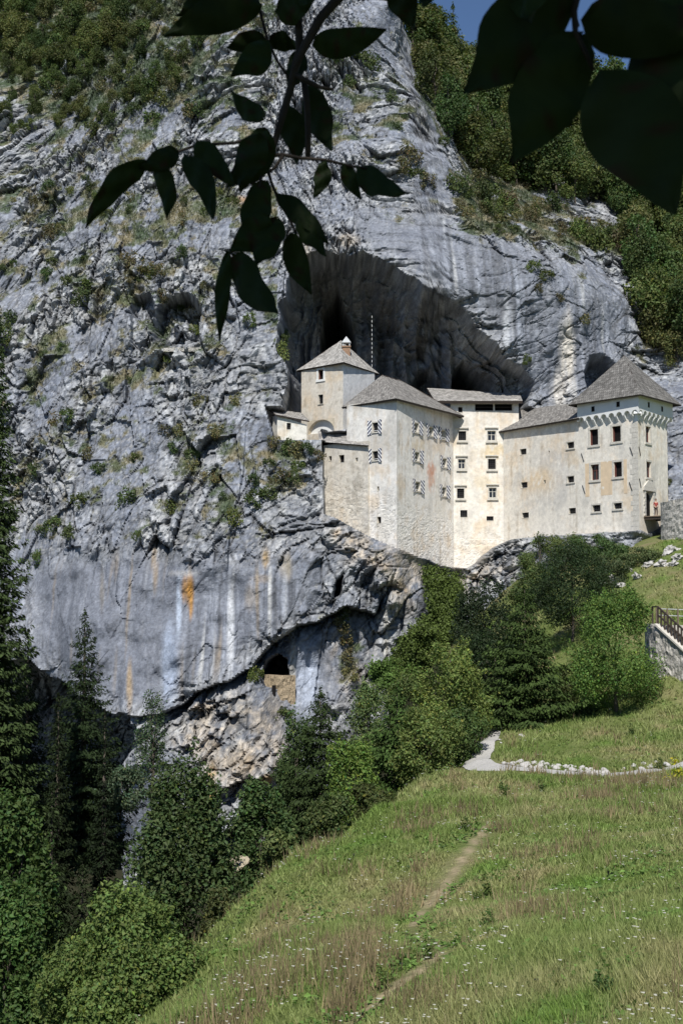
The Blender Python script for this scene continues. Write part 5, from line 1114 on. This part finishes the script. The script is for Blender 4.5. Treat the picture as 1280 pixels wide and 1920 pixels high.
def scatter(poly, n, smin, smax, pool, region, group, pspruce=0.0, mind=20):
    got = []; tries = 0; xs_ = [p[0] for p in poly]; ys_ = [p[1] for p in poly]
    while len(got) < n and tries < n*60:
        tries += 1; x = random.uniform(min(xs_), max(xs_)); y = random.uniform(min(ys_), max(ys_))
        if poly_sd(np.array([x]), np.array([y]), poly)[0] < 0: continue
        if any((x-a)**2+(y-b)**2 < mind**2 for a, b in got) or any(((x-a)/c)**2+((y-b)/d)**2 < 1 for a, b, c, d in BARE): continue
        i = cliff_at(x, y)
        if i is None: continue
        got.append((x, y)); v = Pf[i]; s = random.uniform(smin, smax); sp_ = random.random() < pspruce
        k = random.randrange(len(PS_ if sp_ else pool)); pr = (PS_ if sp_ else pool)[k]
        kind = ('dark pointed spruce' if sp_ else ['round leafy tree', 'broad yellowish tree', 'slim dark green tree', 'pale olive tree'][k % 4])
        vert = 'upper' if y < (min(ys_)+max(ys_))/2 else 'lower'; hor = 'left' if x < (min(xs_)+max(xs_))/2 else 'right'
        inst_tree(pr, (v[0], v[1]+.4, v[2]-.6*s), s, f'{kind} in the {vert} {hor} part of {region}', 'tree', group, 'spruce_tree' if sp_ else 'forest_tree')
scatter([(765, 95), (860, 85), (960, 110), (1040, 190), (1290, 190), (1300, 430), (1180, 420), (1060, 380), (960, 345), (890, 330), (850, 270), (815, 200), (790, 150)], 185, .8, 1.45, PT_, 'the top right forest', 'forest trees at the top right', .13, 15)
scatter([(1190, 440), (1300, 420), (1310, 690), (1262, 690), (1215, 650), (1195, 560)], 34, .7, 1.2, PT_, 'the steep wood above the tower', 'trees above the corner tower', .0, 17)
scatter([(-30, -30), (330, -30), (280, 60), (200, 110), (130, 150), (60, 150), (-30, 110)], 62, .4, .85, PT_, 'the top left wood', 'trees at the top left', .0, 13)
scatter([(-20, 90), (230, 90), (430, 20), (420, 110), (300, 190), (150, 260), (-20, 290)], 42, .28, .5, PT_, 'the rocky top left slope', 'small trees on the top left slope', .0, 20)
# shrubs on the cliff
def proto_shrub(seed, n, c, leaf=.2):
    rg = np.random.default_rng(seed); me, cents, lr = crown_mesh(rg, n, leaf, (1.0, .9, .8), .55, 9, c, 'round', name='shrub'); me.materials.append(M['leaf']); return me
SH = [proto_shrub(121, 650, (.065, .095, .03)), proto_shrub(122, 600, (.085, .11, .03)), proto_shrub(123, 500, (.10, .095, .045)), proto_shrub(124, 650, (.05, .075, .026)), proto_shrub(125, 500, (.13, .12, .05))]
def shrub(x, y, s, k=None, region='', group='shrubs growing on the cliff'):
    i = cliff_at(x, y)
    if i is None: return
    v = Pf[i]; k = random.randrange(5) if k is None else k; o = bpy.data.objects.new('cliff_shrub', SH[k]); col.objects.link(o)
    o.location = (v[0], v[1]-.15*s, v[2]-.35*s); o.scale = (s, s*.8, s*random.uniform(.8, 1.2)); o.rotation_euler = (random.uniform(-.2, .2), random.uniform(-.2, .2), random.random()*6.3)
    kind = ['green', 'bright green', 'brownish olive', 'dark green', 'dry straw coloured'][k]; size = 'small' if s < .8 else ('medium' if s < 1.4 else 'large')
    tag(o, f'{size} {kind} shrub {region}', 'shrub', group)
for x, y, s, k, rg_ in [(165, 545, 1.7, 0, 'on the ledge left of the small cave'), (150, 560, 1.2, 3, 'on the ledge left of the small cave'), (270, 500, 1.3, 4, 'above the small cave in the left cliff'), (300, 510, 1.1, 2, 'above the small cave in the left cliff'), (285, 520, 1.0, 1, 'above the small cave in the left cliff'),
        (240, 490, 1.2, 4, 'above the small cave in the left cliff'), (368, 622, .8, 1, 'at the right side of the small cave mouth'), (468, 605, 1.0, 1, 'on the rock left of the great cave'), (525, 640, 1.0, 0, 'beside the left lip of the great cave'), (522, 665, 1.2, 1, 'beside the left lip of the great cave'), (528, 625, .7, 3, 'beside the left lip of the great cave'),
        (235, 715, .8, 0, 'in the middle of the left cliff'), (125, 782, 1.3, 0, 'on the left cliff near the tall spruce'), (105, 790, 1.2, 4, 'on the left cliff near the tall spruce'), (165, 855, 1.0, 2, 'on the left cliff near the tall spruce'), (240, 940, 1.3, 3, 'in the middle of the left cliff'), (140, 945, 1.2, 0, 'on the left cliff near the tall spruce'),
        (100, 985, 1.4, 0, 'above the streaked rock face at left'), (75, 1000, 1.3, 3, 'above the streaked rock face at left'), (65, 1055, 1.1, 0, 'above the streaked rock face at left'), (128, 1000, 1.2, 3, 'above the streaked rock face at left'), (320, 955, 1.1, 1, 'above the streaked rock face at left'), (262, 1003, .7, 1, 'above the streaked rock face at left'),
        (320, 845, .9, 3, 'in the middle of the left cliff'), (340, 815, .9, 2, 'in the middle of the left cliff'), (300, 815, 1.1, 2, 'in the middle of the left cliff'), (435, 975, 1.1, 1, 'above the streaked rock face in the middle'), (480, 940, 1.4, 0, 'below the leftmost annex'), (500, 925, 1.2, 3, 'below the leftmost annex'), (530, 905, 1.3, 2, 'below the leftmost annex'),
        (560, 850, 1.2, 2, 'on the bank right below the leftmost annex'), (580, 845, 1.1, 3, 'on the bank right below the leftmost annex'), (540, 840, 1.2, 0, 'on the bank right below the leftmost annex'), (515, 830, 1.0, 4, 'on the bank right below the leftmost annex'), (560, 880, 1.0, 1, 'below the leftmost annex'), (595, 860, .9, 2, 'on the bank right below the leftmost annex'), (470, 900, 1.0, 3, 'below the leftmost annex'),
        (500, 870, .9, 0, 'below the leftmost annex'), (485, 1270, 1.0, 1, 'at the mouth of the small low cave'), (470, 1275, .7, 1, 'at the mouth of the small low cave'), (640, 1150, 1.0, 3, 'under the overhang left of the ivy'), (632, 1180, 1.3, 2, 'on the dry rock below the overhang'), (650, 1195, 1.2, 4, 'on the dry rock below the overhang'), (655, 1230, 1.0, 2, 'on the dry rock below the overhang'), (660, 1270, .9, 4, 'on the dry rock below the overhang'),
        (540, 1352, 1.3, 0, 'beside the picket fence'), (1020, 520, 1.2, 1, 'on the ledge of the right cliff'), (1000, 505, 1.0, 1, 'on the ledge of the right cliff'), (1010, 545, .8, 2, 'on the ledge of the right cliff'), (1045, 560, .8, 2, 'on the ledge of the right cliff'), (985, 680, .7, 1, 'on the wall above the right wing'), (1100, 600, 1.0, 2, 'on the ledge of the right cliff'),
        (670, 105, 2.1, 3, 'below the top of the middle cliff'), (690, 120, 1.7, 3, 'below the top of the middle cliff'), (640, 110, 1.6, 3, 'below the top of the middle cliff'), (760, 300, 1.8, 2, 'near the right edge of the upper cliff'), (780, 330, 1.5, 0, 'near the right edge of the upper cliff'), (745, 320, 1.4, 2, 'near the right edge of the upper cliff'), (800, 345, 1.5, 2, 'near the right edge of the upper cliff'),
        (360, 210, 1.4, 3, 'on the upper left cliff'), (355, 215, 1.3, 2, 'on the upper left cliff'), (90, 440, 1.3, 2, 'on the upper left cliff'), (110, 430, 1.0, 4, 'on the upper left cliff'), (10, 640, 1.6, 0, 'at the left edge beside the tall spruce'), (20, 600, 1.5, 3, 'at the left edge beside the tall spruce'),
        (120, 1465, .9, 0, 'in the shaded chasm'), (215, 1450, 1.2, 0, 'on the lip of the dark chasm'), (875, 400, 1.1, 4, 'on the grassy ledge over the great cave'), (900, 395, 1.0, 2, 'on the grassy ledge over the great cave'), (930, 400, 1.2, 1, 'on the grassy ledge over the great cave'), (1245, 860, .7, 1, 'on the rock right of the tower'), (1250, 905, .6, 1, 'on the rock right of the tower')]:
    shrub(x, y, s, k, rg_)
n_ = 0
while n_ < 34:
    x, y = random.uniform(820, 1190), random.uniform(320, 500)
    if poly_sd(np.array([x]), np.array([y]), [(840, 330), (900, 345), (1060, 400), (1190, 450), (1190, 520), (1100, 470), (1000, 425), (860, 400)])[0] < 0: continue
    n_ += 1; shrub(x, y, random.uniform(.9, 2.1), random.choice([0, 1, 3, 3, 2, 4]), 'on the grassy brow between the great cave and the forest')
cand = np.nonzero((VEGf > .6) & (PXf > -20) & (PXf < 1300) & (PYf > -20) & (PYf < 1010))[0]
n = 0; used = []
for i in rng.permutation(cand)[:4000]:
    if n >= 170: break
    x, y = PXf[i], PYf[i]; j = cliff_at(x, y)
    if j is None or abs(Pf[j, 1]-Pf[i, 1]) > 2: continue
    if any((x-a)**2+(y-b)**2 < 20**2 for a, b in used): continue
    used.append((x, y)); n += 1
    rgn = ('on the scrubby slope at top left' if y < 260 and x < 350 else 'high on the middle cliff' if y < 260 and x < 820 else 'among the trees at top right' if y < 480 and x >= 820 else 'on the upper left cliff' if y < 520 and x < 520 else 'on the left cliff beside the small cave' if x < 600 and y < 760 else 'on the lower left cliff above the streaked face' if x < 600 else 'over the great cave')
    shrub(x, y, random.uniform(.5, 1.15) if not (y < 260 and x < 350) else random.uniform(.8, 1.8), random.choice([0, 1, 2, 3, 3, 0] if y < 300 else None or [0, 1, 2, 3, 4]), rgn)

# grass tufts on the ledges: one stuff object
def tufts(Pb, nrm_b, hgt, wid, cols, nbl, lean=.5, rg=rng):
    n = len(Pb); k = nbl; B = np.repeat(Pb, k, 0)+rg.normal(size=(n*k, 3))*np.repeat(hgt, k)[:, None]*np.array([.28, .28, .03]); h = np.repeat(hgt, k)*rg.uniform(.5, 1.15, n*k); a = rg.uniform(0, 2*np.pi, n*k)
    d = np.repeat(nrm_b, k, 0)+np.stack([np.cos(a), np.sin(a), np.zeros(n*k)], 1)*lean*rg.random((n*k, 1)); tip = B+d*h[:, None]
    a2_ = rg.uniform(0, 2*np.pi, n*k); s = np.stack([np.cos(a2_), np.sin(a2_), np.zeros(n*k)], 1)*(np.repeat(wid, k)*.5)[:, None]
    V = np.stack([B-s, B+s, tip], 1).reshape(-1, 3); F = np.arange(3*n*k).reshape(-1, 3); c = np.repeat(cols, k, 0)*(1+rg.normal(size=(n*k, 1))*.2); return V, F, np.repeat(np.clip(c, .01, .6), 3, 0)
cand = np.nonzero((VEGf > .35) & (PXf > -60) & (PXf < 1340) & (PYf > -60) & (PYf < 1300))[0]
sel = rng.permutation(cand)[:36000]
V, F, c = tufts(Pf[sel]+np.array([0, -.05, 0]), np.tile([0, -.45, .75], (len(sel), 1)), rng.uniform(.25, .7, len(sel)), np.full(len(sel), .07), colr.reshape(-1, 3)[sel]*rng.uniform(.8, 1.5, (len(sel), 1)), 5, .7)
tag(obj('ledge_grass', mesh('ledge_grass', V, F, c), M['grass']), 'dry grass tufts on the cliff ledges', 'grass', kind='stuff')

# ------------------------------------------------------------------ meadow grass, flowers, dry weeds (stuff)
def meadow_points(n, y0=9, y1=135, pw=1.35):
    y = (y0**(1-pw)+rng.random(n)*(y1**(1-pw)-y0**(1-pw)))**(1/(1-pw)); x = rng.uniform(-.30, .32, n)*y+rng.uniform(-3, 4, n)
    k = (x > edge_x(y)-2.6+rng.normal(size=n)*.5); x, y = x[k], y[k]; z = gz(x, y); return x, y, z
x, y, z = meadow_points(360000)
keep = (rng.random(len(x)) > np.clip(trail_mask(x, y, z)*1.3, 0, 1))
pdist = np.full(len(x), 9.0); near = (y > 70) & (y < 110); pdist[near] = path_dist(x[near], y[near]); keep &= pdist > 1.15
x, y, z = x[keep], y[keep], z[keep]
pn = fbm(x/4, y/5, x*0, 431, 3); mc_ = meadow_col(x, y)*1.5
V, F, c = tufts(np.stack([x, y, z-.02], 1), np.tile([0, 0, 1.0], (len(x), 1)), (rng.uniform(.05, .19, len(x))*(1+.8*pn)+.035)*(1-.75*trail_mask(x, y, z, 4.5))*(1+.5*(y > 45)), .008+.0009*y, mc_, 4, 1.0)
tag(obj('meadow_grass', mesh('meadow_grass', V, F, c), M['grass']), 'rough green meadow grass', 'grass', kind='stuff')
x, y, z = meadow_points(60000); bn = fbm(x/1.6, y/2.2, x*0, 461, 3); k = (bn > .08) & (trail_mask(x, y, z) < .3) & ~((y > 74) & (y < 100) & (path_dist(x, y) < 1.2)); x, y, z, bn = x[k], y[k], z[k], bn[k]; n = len(x); k_ = 3
Pq = np.repeat(np.stack([x, y, z+.05], 1), k_, 0)+rng.normal(size=(n*k_, 3))*np.array([.10, .10, .035]); sq = rng.uniform(.03, .075, n*k_)*(1+.012*np.repeat(y, k_))
tag(obj('low_herbs', mesh('low_herbs', *leaf_quads(Pq, rng.normal(size=(n*k_, 3))*np.array([1, 1, .4]), rng.normal(size=(n*k_, 3))*.4+np.array([0, -.3, 1]), sq*1.5, sq, np.clip(np.array([.115, .19, .045])*(1+rng.normal(size=(n*k_, 1))*.3), .02, .5))), M['grass']), 'patches of low broad leaved herbs in the meadow', 'herbs', kind='stuff')
# dry brown weeds in drifts
x, y, z = meadow_points(26000, 12, 120, 1.1)
dn = fbm(x/3.0, y/5, x*0, 441, 3)+.45*np.exp(-((proj(x, y, z)[0]-(770+(1600-proj(x, y, z)[1])*.45))/60)**2)*(y < 60)+.5*((y > 60) & (y < 76))*(x > 12)
k = (dn > .34+rng.normal(size=len(x))*.12) & (trail_mask(x, y, z) < .3)
k &= ~((y > 74) & (y < 100) & (path_dist(x, y) < 1.3)); x, y, z = x[k], y[k], z[k]
V, F, c = tufts(np.stack([x, y, z], 1), np.tile([0, 0, 1.0], (len(x), 1)), rng.uniform(.2, .6, len(x))*(1+.4*(y > 55)), .008+.0006*y, np.tile([.27, .21, .12], (len(x), 1))*rng.uniform(.6, 1.3, (len(x), 1)), 7, .5)
tag(obj('dry_weeds', mesh('dry_weeds', V, F, c), M['grass']), 'drifts of brown dry weed stems in the meadow', 'weeds', kind='stuff')
# white umbels
x, y, z = meadow_points(8500, 11, 110, 1.25); dn = fbm(x/2.5, y/3, x*0, 451, 3); k = (dn > .18) & (trail_mask(x, y, z) < .2); x, y, z = x[k], y[k], z[k]; n = len(x); hh = rng.uniform(.25, .5, n); s = rng.uniform(.008, .022, n)*(1+.02*y)
cn = np.stack([x, y, z+hh], 1); ang_ = np.arange(6)*np.pi/3; V = cn[:, None, :]+np.stack([np.cos(ang_), np.sin(ang_)*.9, .25*np.sin(ang_*2+1)], 1)[None]*s[:, None, None]; F = np.arange(6*n).reshape(n, 6)
tag(obj('white_flowers', mesh('white_flowers', V.reshape(-1, 3), F, np.tile([.62, .60, .52], (6*n, 1))), M['grass']), 'scattered white umbel flowers in the meadow', 'flowers', kind='stuff')
# individual leafy weeds
wm = []
for s in range(3):
    rg = np.random.default_rng(900+s); me, _, _ = crown_mesh(rg, 260, .11, (.35, .35, .45), .45, 7, (.06, .10, .025), 'egg', name='weed'); me.materials.append(M['leaf']); wm.append(me)
for i, (x_, y_, s_, lb) in enumerate([(905, 1685, 1.0, 'dark leafy weed beside the middle of the dirt trail'), (912, 1745, .8, 'tall leafy weed below the dark leafy weed'), (945, 1500, 1.5, 'bushy green weed just below the gravel path bend'), (1010, 1490, 1.3, 'upright green weed below the gravel path'), (1235, 1445, 1.5, 'tall green plant at the right end of the path'), (1130, 1880, .7, 'low leafy weed near the bottom of the meadow'),
        (795, 1800, .7, 'leafy weed by the lower end of the trail'), (870, 1560, 1.0, 'green weed above the trail head'), (720, 1860, .7, 'broad weed left of the lower trail'), (1180, 1380, 1.4, 'tufty green plant on the slope above the path'), (1115, 1335, 1.3, 'tufty plant under the round hornbeam bush')]):
    g = ground_at(x_, y_); o = bpy.data.objects.new('weed', wm[i % 3]); col.objects.link(o); o.location = g; o.scale = (s_*.6,)*3; tag(o, lb, 'weed')
o = bpy.data.objects.new('goldenrod', wm[0].copy()); o.data.materials.clear(); o.data.materials.append(leaf_mat('yellow flowers', (4.5, 2.6, .8))); col.objects.link(o); o.location = ground_at(1262, 1470); o.scale = (1.3, 1.3, 1.3); tag(o, 'yellow flowering plant at the right edge below the path', 'plant')

# ------------------------------------------------------------------ walnut branch hanging into the view, and its crown behind the camera
wt = empty('walnut_tree', (-1.0, -2.6, -2.0), 'dark overhanging walnut branch with large leaves in front of the view', 'tree'); WO = Vector(wt.location)
M['walnut'] = leaf_mat('walnut leaves', trans=.08, vary=0, rough=.6, spec=.12)
def leaf_blade(base, tip, wid, curl=.12, twist=0.0, seed=0):
    """one leaflet with midrib fold, droop and wavy outline"""
    base = np.array(base); tip = np.array(tip); d = tip-base; L = np.linalg.norm(d); d /= L; view = (base+tip)/2; view = view/np.linalg.norm(view)
    side = np.cross(d, view); side /= np.linalg.norm(side); nn = np.cross(side, d); ct, st_ = math.cos(twist), math.sin(twist); side, nn = side*ct+nn*st_, nn*ct-side*st_
    K = 16; V = []; rg = np.random.default_rng(seed)
    ph = rg.uniform(0, 6); bend = rg.uniform(-.10, .10)
    for i in range(K+1):
        s = i/K; wv = wid*.5*(math.sin(math.pi*min(1, s*1.02)**.78))**.72*(1-.25*s)*1.12 if s < 1 else 0; wv = max(wv, .001); wv *= 1+.05*math.sin(9*s+ph)
        c = base+d*L*s+nn*(curl*L*4*s*(1-s)*.5)+side*bend*L*math.sin(math.pi*s)
        for j in (-1, -.5, 0, .5, 1): V.append(c+side*wv*j+nn*(.22*abs(j)*wv+.004*math.sin(14*s+3*j+ph)))
    F = []
    for i in range(K):
        for j in range(4): a = i*5+j; F.append((a, a+1, a+6, a+5))
    return np.array(V), np.array(F)
LV = [((492, 8), (308, 68), 82, 2.0), ((503, 76), (432, 142), 66, 2.0), ((500, 76), (425, 90), 50, 2.05), ((585, 85), (724, 55), 66, 2.0), ((505, 70), (560, 92), 44, 2.1), ((495, 222), (433, 170), 46, 1.95), ((578, 160), (622, 284), 62, 2.05), ((535, 195), (556, 308), 60, 2.1), ((500, 240), (425, 352), 80, 1.9), ((488, 250), (450, 360), 70, 1.88),
      ((275, 300), (160, 428), 54, 1.85), ((335, 283), (262, 318), 50, 1.85), ((290, 300), (314, 412), 44, 1.86), ((345, 288), (400, 412), 52, 1.83), ((368, 262), (440, 345), 56, 1.85), ((610, 300), (588, 372), 36, 2.0), ((642, 306), (676, 374), 36, 2.0), ((668, 312), (762, 362), 56, 2.0), ((500, 338), (452, 450), 66, 1.9), ((505, 405), (430, 470), 72, 1.87), ((520, 408), (480, 500), 66, 1.88), ((518, 362), (618, 458), 46, 1.93), ((545, 436), (584, 552), 54, 1.9), ((556, 412), (612, 480), 40, 1.92),
      ((428, 470), (412, 642), 34, 1.84), ((440, 475), (524, 588), 72, 1.84), ((480, 255), (472, 335), 26, 1.95), ((745, -40), (776, 54), 66, 1.6), ((800, -50), (790, 10), 50, 1.6), ((560, 95), (545, 165), 46, 2.1), ((545, 20), (590, -40), 60, 2.0), ((515, 20), (580, 5), 60, 2.0), ((420, -20), (330, 30), 50, 2.02),
      ((1085, -50), (872, 176), 175, 1.15), ((955, -90), (990, 40), 130, 1.16), ((1094, 62), (960, 306), 165, 1.15), ((1088, 38), (1345, 62), 135, 1.1), ((1122, 132), (1266, 402), 205, 1.12), ((1210, 60), (1330, 330), 170, 1.13), ((1150, -120), (1300, 70), 110, 1.14)]
Vl, Fl, Cl = [], [], []; b0 = 0
for i, (a, t, wp, Yd) in enumerate(LV):
    rg = np.random.default_rng(1000+i); A_ = at(a[0], a[1], Yd); T_ = at(t[0], t[1], Yd-rg.uniform(-.02, .05)); V, F = leaf_blade(A_, T_, wp/FPX*Yd*.88, rg.uniform(-.06, .12), rg.uniform(-.35, .35), i)
    Vl.append(V); Fl.append(F+b0); b0 += len(V); base_c = np.array([.02, .034, .010])*rg.uniform(.8, 1.2)
    cc = np.tile(base_c, (len(V), 1)); sp_n = noise(V[:, 0]*60, V[:, 1]*60, V[:, 2]*60, 77); cc *= (1+.3*np.clip(sp_n, -1, 1))[:, None]; cc[sp_n > .45] = (.03, .02, .01)
    if i == 26: cc = np.tile([.16, .11, .02], (len(V), 1))
    Cl.append(cc)
o = obj('leaves', mesh('leaves', np.concatenate(Vl), np.concatenate(Fl), np.concatenate(Cl), smooth=True), M['walnut'], wt); o.location = -WO
b = MB()
def twig(pts, r0, r1, Yd=2.0, dy=0):
    P0 = [Vector(at(p[0], p[1], Yd+dy*i)) for i, p in enumerate(pts)]; b.tube(P0, list(np.linspace(r0, r1, len(P0))), 7)
M['twig'] = mat('dark twig bark', (.035, .028, .022), .9, noise_amt=.3, nscale=60)
twig([(690, -90), (640, -10), (602, 32), (570, 88), (552, 130), (545, 165), (532, 210), (520, 250), (508, 290), (492, 320), (470, 345)], .0082, .0035, 2.0)
twig([(545, -60), (556, 0), (560, 50), (562, 95), (552, 130)], .0065, .006, 2.02)
twig([(552, 140), (575, 152), (600, 164), (626, 168)], .005, .002, 2.0)
twig([(570, 150), (576, 200), (578, 250), (577, 298)], .0052, .0042, 2.02)
twig([(478, -20), (490, 30), (502, 76), (520, 115), (545, 150)], .0025, .002, 2.04)
twig([(505, 292), (530, 290), (560, 296), (610, 300), (660, 312), (690, 316)], .0032, .0016, 2.0)
twig([(530, 292), (515, 315), (500, 325)], .003, .002, 2.0)
twig([(500, 250), (440, 268), (370, 272), (335, 284), (285, 300)], .0026, .0016, 1.92)
twig([(498, 300), (508, 340), (522, 375), (545, 415), (556, 440)], .0026, .0016, 1.93)
twig([(490, 330), (480, 380), (462, 430), (440, 470), (428, 475)], .0024, .0016, 1.9)
o = b.build('branch', M['twig'], wt, smooth=True); o.location = -WO; b = MB()
twig([(1095, -60), (1075, 20), (1078, 60), (1095, 95), (1112, 132)], .0034, .0018, 1.15)
twig([(1062, -60), (1066, -10), (1082, 50)], .003, .002, 1.16)
o = b.build('branch', M['twig'], wt, smooth=True); o.location = -WO
# crown and trunk behind the camera (they shade the branch)
rg = np.random.default_rng(77); me, cents, lr = crown_mesh(rg, 26000, .17, (3.6, 2.7, 1.5), 3.4, 26, (.035, .055, .016), name='crown')
co = np.empty(len(me.vertices)*3, np.float32); me.vertices.foreach_get('co', co); co = co.reshape(-1, 3); co += np.array([0, -1.9, 0]); me.vertices.foreach_set('co', co.ravel()); me.update()
o = obj('crown', me, M['walnut'], wt); o.location = -WO
b = MB(); b.tube([(-1.0, -2.6, -2.4), (-.9, -2.5, 0), (-.7, -2.3, 2.0), (-.3, -2.0, 3.6)], [.26, .2, .16, .08], 10)
b.tube([(-.7, -2.3, 2.0), (-.1, -1.0, 2.2), (.05, .4, 1.6), (.09, 1.5, 1.15), tuple(at(690, -90, 2.0))], [.07, .05, .03, .014, .0085], 8)
b.tube([(-.1, -1.0, 2.2), (.3, 0, 1.5), tuple(at(1095, -60, 1.15))], [.03, .015, .0035], 7)
o = b.build('trunk', M['bark'], wt, smooth=True); o.location = -WO
